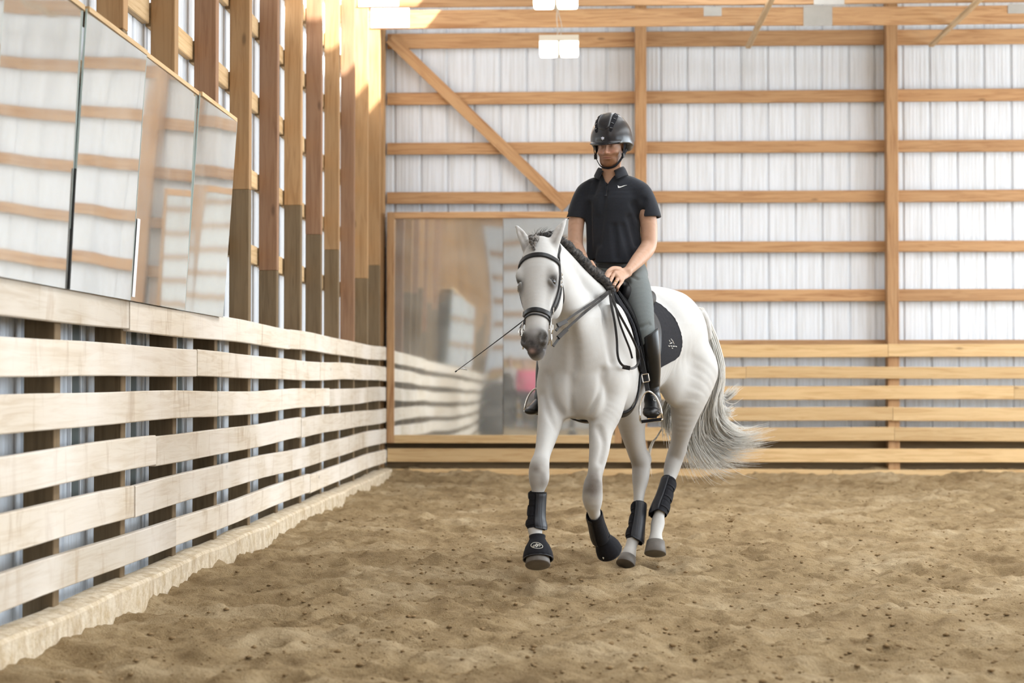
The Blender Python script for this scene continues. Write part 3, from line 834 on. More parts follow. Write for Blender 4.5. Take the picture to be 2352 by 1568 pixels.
# trunk: sections (s, half-width, top, bottom)
TR = [(.02, .12, 1.42, 1.02), (.10, .195, 1.52, .955), (.22, .245, 1.60, .925), (.40, .265, 1.66, .905), (.60, .275, 1.66, .915), (.85, .295, 1.665, .97), (1.08, .29, 1.69, 1.055), (1.30, .275, 1.715, 1.16), (1.50, .25, 1.68, 1.20), (1.68, .15, 1.56, 1.26)]
rows = []
for s_, w, zt, zb in TR:
    q = HB(s_, 0, (zt + zb) / 2); rows.append((q[0], q[1], q[2], w, (zt - zb) / 2))
def trunk(fld, rows, k, sub=4):
    "sweep with upright sections whatever the path's slope"
    st = catmull(rows, sub)
    rm = .35
    for i in range(len(st) - 1):
        a, b = st[i], st[i + 1]; ab = b[:3] - a[:3]; h2 = np.array([ab[0], ab[1], 0]); L = np.linalg.norm(h2); t = h2 / L; l = np.array([t[1], -t[0], 0])
        lo = np.minimum(a[:3], b[:3]) - np.array([.4, .4, .5]); hi = np.maximum(a[:3], b[:3]) + np.array([.4, .4, .5])
        sl, g = fld._win(lo, hi)
        q0, q1, q2 = g[0] - a[0], g[1] - a[1], g[2] - a[2]
        al = q0 * t[0] + q1 * t[1] + q2 * 0; h = np.clip(al / L, 0, 1); ax = al - h * L
        uu = q0 * l[0] + q1 * l[1] + q2 * 0; zz = q2 - h * ab[2]
        wr = a[3] + (b[3] - a[3]) * h; dr = a[4] + (b[4] - a[4]) * h; mr = wr * .6
        x0, x1, x2 = uu / wr, zz / dr, ax / mr
        k0 = np.sqrt(x0 * x0 + x1 * x1 + x2 * x2); y0, y1, y2 = x0 / wr, x1 / dr, x2 / mr
        d = k0 * (k0 - 1) / (np.sqrt(y0 * y0 + y1 * y1 + y2 * y2) + 1e-6)
        yield sl, d.astype(np.float32)
for sl, d in trunk(HF, rows, 0): HF._smin(sl, d, .0)
# withers, croup, hips, haunches, shoulders, breast
q = HB(.42, 0, 1.63); HF.ell(q, (.20, .10, .12), (t0, l0, (0, 0, 1)), .08)
q = HB(1.30, 0, 1.63); c1, t1, l1 = spine(1.35); HF.ell(q, (.26, .20, .105), (t1, l1, (0, 0, 1)), .08)
for sgn in (1, -1):
    HF.ell(HB(1.40, .145 * sgn, 1.42), (.25, .145, .25), (t1, l1, (0, 0, 1)), .09)
    HF.ell(HB(1.22, .19 * sgn, 1.56), (.10, .07, .07), (t1, l1, (0, 0, 1)), .08)
    HF.ell(HB(1.60, .12 * sgn, 1.28), (.13, .105, .22), (t1, l1, (0, 0, 1)), .08)
    cs, ts, ls = spine(.2)
    HF.ell(HB(.26, .185 * sgn, 1.33), (.15, .085, .27), (ts + np.array([0, 0, .35]), ls, np.array([0, 0, 1]) - .35 * ts), .08)
    HF.ell(HB(.10, .145 * sgn, 1.17), (.10, .095, .13), (ts, ls, (0, 0, 1)), .06)
    HF.ell(HB(.005, .062 * sgn, 1.085), (.055, .062, .105), (ts, ls, (0, 0, 1)), .035)
    HF.ell(HB(.38, .19 * sgn, 1.10), (.12, .08, .15), (ts, ls, (0, 0, 1)), .07)
HF.chain([(*HB(1.55, 0, 1.60), .060, .05), (*HB(1.70, .01, 1.555), .045, .045), (*P(1612, 722, 11.47), .034, .034), (*P(1628, 775, 11.50), .026, .026)], side=(1, 0, 0), k=.05)
# neck: from the poll down to the chest
nk = [(*P(1256, 582, 9.60), .060, .095), (*P(1278, 628, 9.69), .078, .130), (*P(1306, 692, 9.83), .100, .170), (*P(1332, 755, 9.96), .132, .215), (*P(1342, 815, 10.05), .168, .25)]
HF.chain(nk, side=(.93, -.1, .12), k=.09, cap=.7)
HF.chain([(*P(1270, 566, 9.66), .035, .04), (*P(1298, 594, 9.80), .036, .045), (*P(1328, 632, 9.98), .045, .055), (*P(1366, 676, 10.16), .06, .065), (*HB(.45, 0, 1.66), .06, .06)], side=(.9, -.3, 0), k=.06)

# head frame
PO = V3(P(1239, 561, 9.54)); MZ = V3(P(1228, 806, 9.20)); HA = unit(MZ - PO); HL = np.linalg.norm(MZ - PO)
yawh = math.radians(13); fr = np.array([-math.sin(yawh), -math.cos(yawh), 0]); HV = unit(fr - HA * fr.dot(HA)); HU = np.cross(HA, HV)   # HU points to image right
if HU[0] < 0: HU = -HU
def HD(t, u, v): return PO + HA * t * HL + HU * u + HV * v      # t 0..1 down the face, u to its left, v out of the face
hd = [(.0, .070, .075, -.035), (.12, .098, .085, -.025), (.24, .110, .095, -.02), (.36, .105, .10, -.03), (.50, .080, .092, -.032), (.64, .064, .075, -.025), (.76, .062, .064, -.02), (.87, .066, .060, -.015), (.95, .056, .050, -.02), (.99, .034, .036, -.025)]
HF.chain([(*HD(t, 0, v), w, d) for t, w, d, v in hd], side=HU, k=.05, cap=.8)
for sgn in (1, -1):
    HF.ell(HD(.40, .058 * sgn, -.125), (.13, .045, .095), (HA, HU, HV), .045)          # cheek
    HF.ell(HD(.315, .094 * sgn, .026), (.045, .024, .026), (HA, HU, HV), .03)          # brow
    HF.chain([(*HD(.43, .088 * sgn, .0), .012, .012), (*HD(.53, .073 * sgn, -.005), .010, .010), (*HD(.62, .062 * sgn, -.01), .006, .006)], side=HU, k=.03)  # facial crest
    HF.ell(HD(.385, .108 * sgn, .014), (.030, .016, .026), (HA, HU, HV), .02, cut=True)  # eye socket
    HF.ell(HD(.357, .086 * sgn, .016), (.020, .026, .032), (HA, HU, HV), .012)
    HF.chain([(*HD(.405, .082 * sgn, .052), .008, .008), (*HD(.432, .094 * sgn, .022), .008, .010), (*HD(.410, .096 * sgn, -.016), .008, .008)], side=HA, k=.014)
    HF.ell(HD(.90, .050 * sgn, .018), (.045, .026, .028), (HA + .25 * HU * -sgn, HU, HV), .02)   # nostril rim
    HF.ell(HD(.908, .056 * sgn, .038), (.032, .013, .022), (HA + .35 * HU * -sgn, HU + .35 * sgn * HA, HV), .008, cut=True)
    HF.chain([(*HD(.05, .062 * sgn, -.03), .034, .022), (*HD(-.05, .085 * sgn, -.02), .031, .022), (*HD(-.14, .113 * sgn, -.01), .024, .017), (*HD(-.225, .143 * sgn, -.01), .007, .007)], side=HU, k=.02)  # ear
    HF.chain([(*HD(-.01, .075 * sgn, .012), .012, .02), (*HD(-.08, .095 * sgn, .016), .014, .02), (*HD(-.16, .118 * sgn, .010), .008, .012)], side=HU, k=.008, cut=True)
HF.chain([(*HD(.97, -.045, -.03), .004, .02), (*HD(.985, 0, -.015), .004, .02), (*HD(.97, .045, -.03), .004, .02)], side=HA, k=.006, cut=True)  # mouth
HF.ell(HD(.99, 0, -.05), (.030, .035, .03), (HA, HU, HV), .02)   # chin
HF.chain([(*HD(.45, 0, -.15), .05, .03), (*HD(.75, 0, -.075), .035, .025), (*HD(.97, 0, -.05), .028, .02)], side=HU, k=.04)  # jaw bars

# legs (pixel guides with their depths)
LX = (.95, -.3, 0)
RF = [(1270, 900, 10.0, .088, .115), (1267, 945, 9.90, .076, .100), (1257, 995, 9.76, .058, .075), (1246, 1042, 9.63, .044, .050), (1239, 1070, 9.56, .055, .052), (1238, 1098, 9.53, .056, .054), (1236, 1122, 9.52, .036, .042), (1233, 1150, 9.52, .030, .038), (1231, 1185, 9.51, .031, .038), (1229, 1212, 9.49, .040, .044), (1231, 1232, 9.46, .034, .036), (1234, 1252, 9.43, .042, .046)]
LF = [(1405, 890, 10.02, .095, .12), (1395, 940, 9.96, .086, .105), (1381, 985, 9.90, .068, .085), (1376, 1035, 9.84, .055, .068), (1367, 1088, 9.79, .042, .050), (1362, 1115, 9.77, .053, .056), (1361, 1146, 9.78, .056, .058), (1364, 1172, 9.84, .036, .043), (1370, 1198, 9.93, .033, .036), (1378, 1224, 10.02, .038, .042), (1385, 1240, 10.08, .032, .034), (1390, 1252, 10.09, .038, .038)]
RH = [(1462, 880, 11.05, .135, .20), (1452, 935, 10.97, .110, .15), (1452, 980, 10.98, .080, .105), (1462, 1030, 11.04, .060, .078), (1472, 1066, 11.08, .058, .062), (1471, 1098, 11.06, .052, .062), (1468, 1130, 11.03, .036, .046), (1466, 1165, 10.99, .030, .038), (1462, 1210, 10.94, .032, .040), (1456, 1232, 10.91, .040, .044), (1449, 1256, 10.87, .035, .038), (1444, 1274, 10.84, .046, .050)]
LH = [(1597, 850, 11.15, .14, .20), (1583, 905, 11.08, .115, .16), (1573, 955, 11.10, .083, .115), (1563, 1005, 11.16, .058, .080), (1552, 1045, 11.21, .055, .068), (1543, 1075, 11.18, .050, .062), (1537, 1102, 11.13, .036, .046), (1526, 1140, 11.05, .031, .038), (1514, 1182, 10.97, .034, .040), (1511, 1202, 10.95, .042, .046), (1507, 1225, 10.90, .036, .040), (1506, 1246, 10.87, .048, .052)]
LEGS = {}
for nm, L, k in (('rf', RF, .05), ('lf', LF, .05), ('rh', RH, .07), ('lh', LH, .07)):
    st = [(*P(x, y, Y), w, d) for x, y, Y, w, d in L]; LEGS[nm] = np.array(st, float); HF.chain(st, side=LX, k=k, sub=4, marg=.09)
# points of hock, accessory bumps
for L, i in ((LEGS['rh'], 4), (LEGS['lh'], 4)):
    c = L[i, :3] + np.array([.035, .055, .03]); HF.ell(c, (.028, .04, .045), ((1, 0, 0), (0, 1, 0), (0, 0, 1)), .035)
    HF.chain([(*(L[1, :3] + np.array([.06, .10, .03])), .05, .05), (*(L[2, :3] + np.array([.045, .085, 0])), .026, .03), (*(L[3, :3] + np.array([.04, .06, 0])), .015, .02), (*c, .02, .024)], side=LX, k=.04)
# stifles joining belly
HF.ell(HB(1.24, .19, 1.14), (.11, .08, .15), (t1, l1, (0, 0, 1)), .07); HF.ell(HB(1.18, -.17, 1.14), (.11, .08, .15), (t1, l1, (0, 0, 1)), .07)
HF.ell(HB(.06, 0, 1.03), (.10, .13, .10), (spine(.1)[1], spine(.1)[2], (0, 0, 1)), .06)
for sg in (1, -1): HF.ell(HB(-.01, .075 * sg, 1.06), (.06, .070, .125), (spine(.1)[1], spine(.1)[2], (0, 0, 1)), .03)
def hp_(px, py):
    "nearest surface point on the line of sight"
    a = V3(P(px, py, 9.0)); d = unit(V3(P(px, py, 10.5)) - a); t = 0
    for _ in range(140): t += float(np.clip(HF.sample((a + d * t)[None])[0] * .75, -.01, .08))
    return a + d * min(t, 1.5)
# muscle furrows: breast groove, jugular groove, forearm
HF.chain([(*hp_(1311, 862), .006, .010), (*hp_(1312, 900), .009, .016), (*hp_(1315, 948), .010, .018)], side=(1, 0, 0), k=.035, cut=True)
for gx in (((1258, 860), (1268, 905), (1290, 950)), ((1385, 852), (1378, 900), (1350, 950)), ((1245, 905), (1262, 955), (1278, 985)), ((1375, 985), (1386, 1020), (1378, 1060)), ((1372, 690), (1392, 760), (1405, 830))):
    HF.chain([(*hp_(*q), .006, .009) for q in gx], side=(1, 0, 0), k=.04, cut=True)
HF.chain([(*hp_(1306, 735), .008, .010), (*hp_(1316, 790), .012, .014), (*hp_(1318, 845), .010, .012)], side=(1, 0, 0), k=.055, cut=True)
Vh, Fh = HF.surface(); Vh = taubin(Vh, Fh, 3)
# coat colour
nz = lambda p, f, s: vnoise(p[:, 0] + p[:, 1] * .7, p[:, 2] + p[:, 1] * .4, s, f)
col = np.tile(np.array([.545, .535, .52]), (len(Vh), 1))
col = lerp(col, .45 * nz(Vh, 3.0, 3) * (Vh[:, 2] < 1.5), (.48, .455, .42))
hm = blob(Vh, HD(.94, 0, 0), (.11, .11, .085)); mot = nz(Vh, 40, 9)
col = lerp(col, 1.25 * hm * (.75 + .5 * mot), (.19, .178, .178))
col = lerp(col, 1.6 * blob(Vh, HD(.985, 0, 0.01), (.085, .085, .055)) * (.6 + .6 * mot), (.030, .027, .030))
for sgn in (1, -1):
    col = lerp(col, 1.6 * blob(Vh, HD(.905, .056 * sgn, .034), (.030, .032, .040)), (.015, .013, .013))
    col = lerp(col, 2.0 * blob(Vh, HD(.39, .100 * sgn, .018), (.032, .034, .036)), (.035, .033, .033))
    col = lerp(col, .75 * blob(Vh, HD(.455, .088 * sgn, .01), (.030, .03, .045)), (.17, .16, .155))
    col = lerp(col, .9 * blob(Vh, HD(-.03, .085 * sgn, .012), (.022, .02, .045)), (.22, .19, .17)); col = lerp(col, .6 * blob(Vh, HD(-.11, .103 * sgn, .008), (.016, .02, .04)), (.36, .31, .28))
col = lerp(col, .95 * blob(Vh, HD(.995, -.012, .0), (.016, .02, .012)), (.62, .42, .38))
for L, a in (('rf', 1.0), ('lf', 1.25)):
    for i in (4, 5):
        c = LEGS[L][i, :3]; col = lerp(col, a * .95 * blob(Vh, c + np.array([0, -.03, -.02]), (.055, .07, .052)) * (.25 + 1.1 * nz(Vh, 26, 5)), (.15, .125, .105))
for L in ('rh', 'lh'):
    for i in (2, 3, 4, 5):
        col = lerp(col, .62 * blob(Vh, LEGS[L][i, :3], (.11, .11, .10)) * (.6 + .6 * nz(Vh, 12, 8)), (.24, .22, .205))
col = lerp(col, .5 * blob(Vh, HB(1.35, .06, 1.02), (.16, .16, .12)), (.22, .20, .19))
col = lerp(col, .9 * blob(Vh, HB(1.70, .0, 1.45), (.08, .08, .12)), (.55, .52, .50))
horse = empty('horse', (0.2, 10.4, 0), 'grey-white horse trotting toward the camera, ridden, under saddle and bridle', 'horse')
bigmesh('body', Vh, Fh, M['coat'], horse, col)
for sgn in (1, -1):
    c = HD(.389, .081 * sgn, .015); mb = MB(); n = 14
    vv, ff = [], []
    for i in range(n + 1):
        for j in range(n):
            a, b = math.pi * i / n, 2 * math.pi * j / n
            d = HU * math.sin(a) * math.cos(b) * .024 + HV * math.sin(a) * math.sin(b) * .027 + HA * math.cos(a) * .025; vv.append(tuple(c + d))
    for i in range(n):
        for j in range(n): ff.append((i * n + j, i * n + (j + 1) % n, (i + 1) * n + (j + 1) % n, (i + 1) * n + j))
    mb.add(vv, ff).build('eye', M['eye'], horse, True)

# hooves
def hoof(top, ctr_bot, r0, r1, axis_f, name='hoof', mat=None, parent=None, flat=.82):
    "truncated cone from coronet to sole; axis_f points to the toe"
    top, bot = V3(top), V3(ctr_bot); ax = unit(bot - top); f = unit(V3(axis_f) - ax * V3(axis_f).dot(ax)); s_ = np.cross(ax, f)
    n = 28; vv, ff = [], []
    lv = [(0, r0 * .80, 0), (.04, r0, 0), (.5, (r0 + r1) / 2 * 1.0, .006), (.97, r1, .012), (1, r1 * .96, .012), (1.0, r1 * .55, .012)]
    H = np.linalg.norm(bot - top)
    for h, r, sh in lv:
        for k in range(n):
            a = 2 * math.pi * k / n; ca, sa = math.cos(a), math.sin(a)
            fr = r * (1.0 if ca > -.2 else flat)
            vv.append(tuple(top + ax * h * H + f * (ca * fr + sh) + s_ * sa * r * .93))
    for l in range(len(lv) - 1):
        for k in range(n): ff.append((l * n + k, l * n + (k + 1) % n, (l + 1) * n + (k + 1) % n, (l + 1) * n + k))
    ff.append(tuple((len(lv) - 1) * n + k for k in range(n))); ff.append(tuple(range(n))[::-1])
    return MB().add(vv, ff).build(name, mat or M['hoof'], parent, True)
hoof(P(1235, 1256, 9.44), P(1236, 1301, 9.38), .060, .073, (-.1, -1, .2), parent=horse)
hoof(P(1389, 1244, 10.08), P(1398, 1269, 10.12), .050, .060, (-.1, -.8, -.5), parent=horse)
hoof(P(1443, 1278, 10.83), P(1437, 1299, 10.79), .055, .064, (-.3, -1, 0), parent=horse)
hoof(P(1506, 1242, 10.87), P(1505, 1274, 10.83), .060, .073, (-.1, -1, .2), parent=horse)

# braided mane along the crest
def braid(name, path, rad, mat, parent, turns, lump=1.0, fuzz=0, seed=1):
    p = catmull([V3(q) for q in path], 10); p = resample(p, .006); n = len(p); mb = MB()
    tan = np.gradient(p, axis=0); tan /= np.linalg.norm(tan, axis=1, keepdims=True)
    a = np.cross(tan, [0, 0, 1.0]); a /= np.linalg.norm(a, axis=1, keepdims=True) + 1e-9; b = np.cross(tan, a)
    rr = np.interp(np.linspace(0, 1, n), np.linspace(0, 1, len(rad)), rad) if np.ndim(rad) else np.full(n, rad)
    for k in range(3):
        ph = 2 * math.pi * k / 3; th = np.linspace(0, turns * 2 * math.pi, n) + ph
        q = p + a * (np.sin(th) * rr * .85)[:, None] + b * (np.sin(2 * th) * rr * .45)[:, None]
        rk = rr * .62 * (1 + .25 * np.sin(th * 2.3 + k) + .12 * np.sin(th * 7.1)); mb.tube([tuple(x) for x in q], list(rk), 9)
    r = random.Random(seed)
    for _ in range(fuzz):
        i = r.randrange(n - 2); d = a[i] * r.uniform(-1, 1) + b[i] * r.uniform(-1, 1) + np.array([0, 0, 1]) * r.uniform(0, 1.2); d = d / (np.linalg.norm(d) + 1e-9)
        L = r.uniform(.02, .05); q0 = p[i] + d * rr[i] * .6
        mb.tube([tuple(q0), tuple(q0 + d * L * .5 + tan[i] * L * .3), tuple(q0 + d * L * .8 + tan[i] * L * .8)], [.0012, .0009, .0003], 3)
    return mb.build(name, mat, parent, True)
def hair_mat(name, c1, c2, f=60):
    m = NT(name, .5); v = m.coord((1, 1, 1), rnd=False); n = m.noise(v, f, 4, .7)
    m.color(m.ramp(n, [(.38, c1), (.66, c2)])); m.b.inputs['Roughness'].default_value = .65; m.b.inputs['Specular IOR Level'].default_value = .25; return m.m
M['mane'] = hair_mat('dark_mane_hair', rgb(.006, .006, .007), rgb(.085, .075, .068), 60)
M['mane2'] = hair_mat('grey_mane_hair', rgb(.03, .027, .027), rgb(.36, .33, .30), 60)
M['tail'] = hair_mat('pale_tail_hair', rgb(.90, .87, .82), rgb(.99, .98, .96), 14)
_m = M['tail'].node_tree; _t = _m.nodes.new('ShaderNodeBsdfTranslucent'); _t.inputs[0].default_value = (.97, .95, .91, 1); _x = _m.nodes.new('ShaderNodeMixShader'); _x.inputs[0].default_value = .60
_m.links.new(_m.nodes['Principled BSDF'].outputs[0], _x.inputs[1]); _m.links.new(_t.outputs[0], _x.inputs[2]); _m.links.new(_x.outputs[0], _m.nodes['Material Output'].inputs[0])
mp = [P(1262, 553, 9.66), P(1292, 558, 9.76), P(1310, 580, 9.86), P(1328, 604, 9.96), P(1348, 630, 10.06), P(1368, 655, 10.14), P(1388, 676, 10.20)]
q, g = HF.drape([V3(x) for x in mp], .022)
braid('braided_mane', q, [.020, .026, .030, .032, .034, .030, .02], M['mane'], horse, 9, fuzz=160, seed=3)
q2, g = HF.drape([V3(P(1232, 553, 9.58)), V3(P(1255, 545, 9.62)), V3(P(1285, 540, 9.70))], .015)
braid('poll_mane', q2, [.012, .016, .018], M['mane'], horse, 3, fuzz=40, seed=4)
fl = [HD(-.045, -.012, -.02), HD(-.02, -.020, .045), HD(.02, -.018, .062), HD(.075, -.012, .070), HD(.12, -.010, .070)]
braid('forelock', fl, [.012, .022, .020, .012, .006], M['mane2'], horse, 2.5, fuzz=50, seed=5)

# tail: dock plus many strands following guide locks
def tail():
    r = random.Random(21); G = []
    # guides: pixel path with depths
    G.append(([(1606, 712, 11.46), (1632, 770, 11.52), (1650, 850, 11.54), (1640, 915, 11.60), (1652, 970, 11.68), (1700, 1002, 11.70), (1776, 988, 11.66)], .026, 420))
    G.append(([(1606, 716, 11.46), (1630, 785, 11.52), (1645, 860, 11.54), (1626, 925, 11.60), (1634, 985, 11.70), (1685, 1020, 11.72), (1765, 1008, 11.68)], .030, 460))
    G.append(([(1604, 720, 11.46), (1626, 800, 11.52), (1636, 870, 11.56), (1612, 935, 11.62), (1620, 1000, 11.70), (1665, 1040, 11.72), (1735, 1042, 11.68)], .034, 480))
    G.append(([(1604, 725, 11.46), (1622, 810, 11.52), (1628, 880, 11.56), (1603, 940, 11.62), (1604, 1005, 11.70), (1640, 1055, 11.72), (1690, 1072, 11.68)], .034, 440))
    G.append(([(1602, 730, 11.46), (1618, 820, 11.50), (1616, 890, 11.54), (1590, 950, 11.60), (1586, 1005, 11.66), (1610, 1055, 11.66), (1642, 1090, 11.64)], .030, 320))
    G.append(([(1602, 735, 11.46), (1612, 825, 11.50), (1606, 895, 11.52), (1582, 955, 11.58), (1572, 1005, 11.62), (1580, 1050, 11.62), (1600, 1092, 11.58)], .022, 220))
    G.append(([(1600, 760, 11.50), (1606, 850, 11.50), (1585, 915, 11.48), (1552, 935, 11.40), (1543, 960, 11.38), (1546, 990, 11.38), (1556, 1015, 11.38)], .028, 260))
    G.append(([(1598, 780, 11.50), (1594, 850, 11.48), (1562, 895, 11.42), (1538, 925, 11.38), (1530, 955, 11.38), (1534, 985, 11.38), (1545, 1010, 11.38)], .016, 120))
    G.append(([(1640, 860, 11.54), (1646, 885, 11.58), (1650, 905, 11.64), (1662, 915, 11.68), (1676, 905, 11.68), (1686, 893, 11.68), (1697, 884, 11.68)], .014, 70))
    G.append(([(1636, 880, 11.56), (1642, 908, 11.60), (1650, 928, 11.66), (1662, 943, 11.68), (1672, 946, 11.68), (1680, 942, 11.68), (1690, 936, 11.68)], .016, 70))
    G.append(([(1520, 985, 11.38), (1508, 1005, 11.38), (1500, 1015, 11.38), (1494, 1035, 11.38), (1492, 1060, 11.38), (1494, 1085, 11.38), (1500, 1100, 11.38)], .006, 8))
    V, F = [], []; base = 0
    for path, rad, cnt in G:
        p = catmull([V3(P(*x)) for x in path], 4)
        n = len(p); t = np.linspace(0, 1, n)
        for _ in range(cnt):
            a, b = r.gauss(0, 1), r.gauss(0, 1); c = r.gauss(0, 1); L = r.uniform(.72, 1.0); m = int(n * L)
            spread = rad * (.35 + 1.15 * t ** 1.2)
            off = np.stack([a * spread, b * spread * .9, c * spread], 1)
            ph = r.uniform(0, 6.28); wv = .005 * t * np.sin(t * r.uniform(6, 16) + ph)
            q = (p + off + np.stack([wv, wv * 0, wv], 1))[:m]
            w0 = r.uniform(.0016, .0032); rr = w0 * np.clip(1.25 - np.linspace(0, 1, m) ** 3 * 1.1, .15, 1)
            tan = np.gradient(q, axis=0); tan /= np.linalg.norm(tan, axis=1, keepdims=True) + 1e-9
            s1 = np.cross(tan, [0, 1.0, 0]); s1 /= np.linalg.norm(s1, axis=1, keepdims=True) + 1e-9; s2 = np.cross(tan, s1)
            for k in range(3):
                an = 2.094 * k; V.append(q + (s1 * math.cos(an) + s2 * math.sin(an)) * rr[:, None])
            i = np.arange(m - 1)
            for k in range(3):
                l = (k + 1) % 3
                F.append(np.stack([base + k * m + i, base + l * m + i, base + l * m + i + 1, base + k * m + i + 1], 1))
            base += 3 * m
    return bigmesh('tail', np.concatenate(V), np.concatenate(F), M['tail'], horse)
tl = tail()
# ================================================================== tack
def hit(px, py, off=0.0, fld=None, ya=8.95, yb=12.0):
    "first point of the horse's surface along the line of sight through a photo pixel"
    fld = fld or HF; px, py = np.atleast_1d(px).astype(float), np.atleast_1d(py).astype(float)
    a = np.array([V3(P(x, y, ya)) for x, y in zip(px, py)]); b = np.array([V3(P(x, y, yb)) for x, y in zip(px, py)])
    d = b - a; L = np.linalg.norm(d, axis=1, keepdims=True); d /= L; p = a.copy(); t = np.zeros(len(a))
    for _ in range(160):
        q = a + d * t[:, None]; t += np.clip((fld.sample(q) - off) * .75, -.01, .08)
    t = np.minimum(t, L[:, 0]); return a + d * t[:, None]
def to_sz(p):
    "world point -> (s, u, z) in the horse frame"
    best = None
    for s in np.arange(-.1, 1.9, .01):
        c, t, l = spine(s); d = abs((p[0] - c[0]) * t[0] + (p[1] - c[1]) * t[1])
        if best is None or d < best[0]: best = (d, s, (p[0] - c[0]) * l[0] + (p[1] - c[1]) * l[1])
    return best[1], best[2], p[2]
def inpoly(x, y, poly):
    c = np.zeros(len(x), bool); n = len(poly)
    for i in range(n):
        x0, y0 = poly[i]; x1, y1 = poly[i - 1]
        m = ((y0 > y) != (y1 > y)) & (x < (x1 - x0) * (y - y0) / (y1 - y0 + 1e-12) + x0); c ^= m
    return c
def sheet(name, poly, side, off, thick, mat, parent, step=.012, quilt=0.0, mb=None):
    """a cloth or leather panel lying on the horse's flank; poly in (s, z): filled by rows, walked in from the side"""
    poly = catmull(poly + [poly[0]], 6)[:-1]; z0, z1 = poly[:, 1].min(), poly[:, 1].max()
    n = int((z1 - z0) / step) + 1; m = 34; rows = []
    for i in range(n + 1):
        z = z0 + (z1 - z0) * (.002 + .996 * i / n); xs = []
        for k in range(len(poly)):
            a, b = poly[k - 1], poly[k]
            if (a[1] > z) != (b[1] > z): xs.append(a[0] + (b[0] - a[0]) * (z - a[1]) / (b[1] - a[1]))
        if len(xs) >= 2: rows.append((z, min(xs), max(xs)))
    pts, dr, sz = [], [], []
    for z, a, b in rows:
        for j in range(m):
            s = a + (b - a) * j / (m - 1); c, t, l = spine(s); q = c + l * .52 * side; q[2] = z; pts.append(q); dr.append(-l * side); sz.append((s, z))
    p, g = HF.march(pts, dr, off)
    p0 = np.array(pts); tr = np.linalg.norm(p - p0, axis=1); far = tr > .515
    p[far] = p0[far] + np.array(dr)[far] * .515; g[far] = (0, 0, 1)
    sz = np.array(sz)
    if quilt:
        e = .5 - .5 * np.cos(sz[:, 1] * 2 * math.pi / .028); e2 = .5 - .5 * np.cos(sz[:, 0] * 2 * math.pi / .05)
        p = p + g * (quilt * (e ** .5) * (e2 ** .3))[:, None]
    q = p + g * thick; N = len(rows); k = N * m; f = []
    for i in range(N - 1):
        for j in range(m - 1):
            a = i * m + j; f += [(a + k, a + 1 + k, a + m + 1 + k, a + m + k), (a, a + m, a + m + 1, a + 1)]
    def edge(a, b): f.append((a, b, b + k, a + k))
    for j in range(m - 1): edge(j + 1, j); edge((N - 1) * m + j, (N - 1) * m + j + 1)
    for i in range(N - 1): edge(i * m, (i + 1) * m); edge((i + 1) * m + m - 1, i * m + m - 1)
    V = np.concatenate([p, q]).tolist()
    if side < 0: f = [x[::-1] for x in f]
    o = (MB()).add(V, f).build(name, mat, parent, True); return o

# saddle pad
pad = empty('saddle_pad', tuple(HB(.8, 0, 1.68)), 'black quilted saddle pad under the saddle on the grey horse', 'saddle pad')
PADP = [(.42, 1.70), (.40, 1.58), (.36, 1.42), (.37, 1.30), (.42, 1.22), (.52, 1.19), (.70, 1.21), (.88, 1.25), (1.03, 1.28), (1.10, 1.32), (1.115, 1.40), (1.08, 1.52), (1.00, 1.62), (.92, 1.67), (.80, 1.69), (.60, 1.70)]
M['pad'] = simple('black_quilted_cotton', rgb(.010, .010, .012), .9, noise=(80, 2.6), bump=(300, .5, .001), spec=.2)
for sd, nm in ((1, 'side_panel'), (-1, 'side_panel')): sheet(nm, PADP, sd, .006, .010, M['pad'], pad, quilt=.0045)
# saddle
sad = empty('saddle', tuple(HB(.7, 0, 1.70)), 'black dressage saddle under the rider in the navy shirt', 'saddle')
FLAP = [(.50, 1.69), (.455, 1.55), (.44, 1.42), (.46, 1.30), (.53, 1.22), (.62, 1.20), (.70, 1.24), (.76, 1.38), (.82, 1.50), (.80, 1.62), (.72, 1.69)]
for sd in (1, -1): sheet('saddle_flap', FLAP, sd, .024, .006, M['black_leather'], sad)
SF = Field((-.15, 10.15, 1.50), (.62, 11.05, 1.92), .007)
cS, tS, lS = spine(.72)
SF.chain([(*HB(.47, 0, 1.755), .09, .055), (*HB(.56, 0, 1.735), .13, .040), (*HB(.68, 0, 1.72), .165, .036), (*HB(.82, 0, 1.735), .175, .040), (*HB(.93, 0, 1.775), .13, .040)], side=lS, k=.03, cap=.8)
SF.chain([(*HB(.95, -.10, 1.745), .03, .03), (*HB(.985, 0, 1.775), .035, .040), (*HB(.95, .10, 1.745), .03, .03)], side=(0, 0, 1), k=.03)
for sd in (1, -1): SF.chain([(*HB(.60, .16 * sd, 1.66), .05, .035), (*HB(.75, .19 * sd, 1.64), .07, .04), (*HB(.92, .17 * sd, 1.65), .05, .04)], side=(0, 0, 1), k=.04)
v_, f_ = SF.surface(); bigmesh('seat', v_, f_, M['black_leather'], sad)
# knee roll, girth, billets
def hstrap(name, pix, width, thick, mat, parent, off=.004, mb=None, step=.014):
    p = hit([q[0] for q in pix], [q[1] for q in pix], off)
    return draped_strap(name, HF, p, width, thick, mat, parent, off, step, mb=mb)
g0 = [HB(.55, .28, 1.17), HB(.47, .28, 1.06), HB(.38, .25, .95), HB(.31, .16, .89), HB(.29, 0, .87), HB(.31, -.16, .89), HB(.38, -.25, .95), HB(.47, -.28, 1.06), HB(.55, -.28, 1.17)]
gp, gg = HF.drape(resample(catmull(g0, 6), .02), .004, 25)
mb = MB(); strap_geo(mb, gp, gg, .085, .010); mb.build('girth', M['black_leather'], sad)

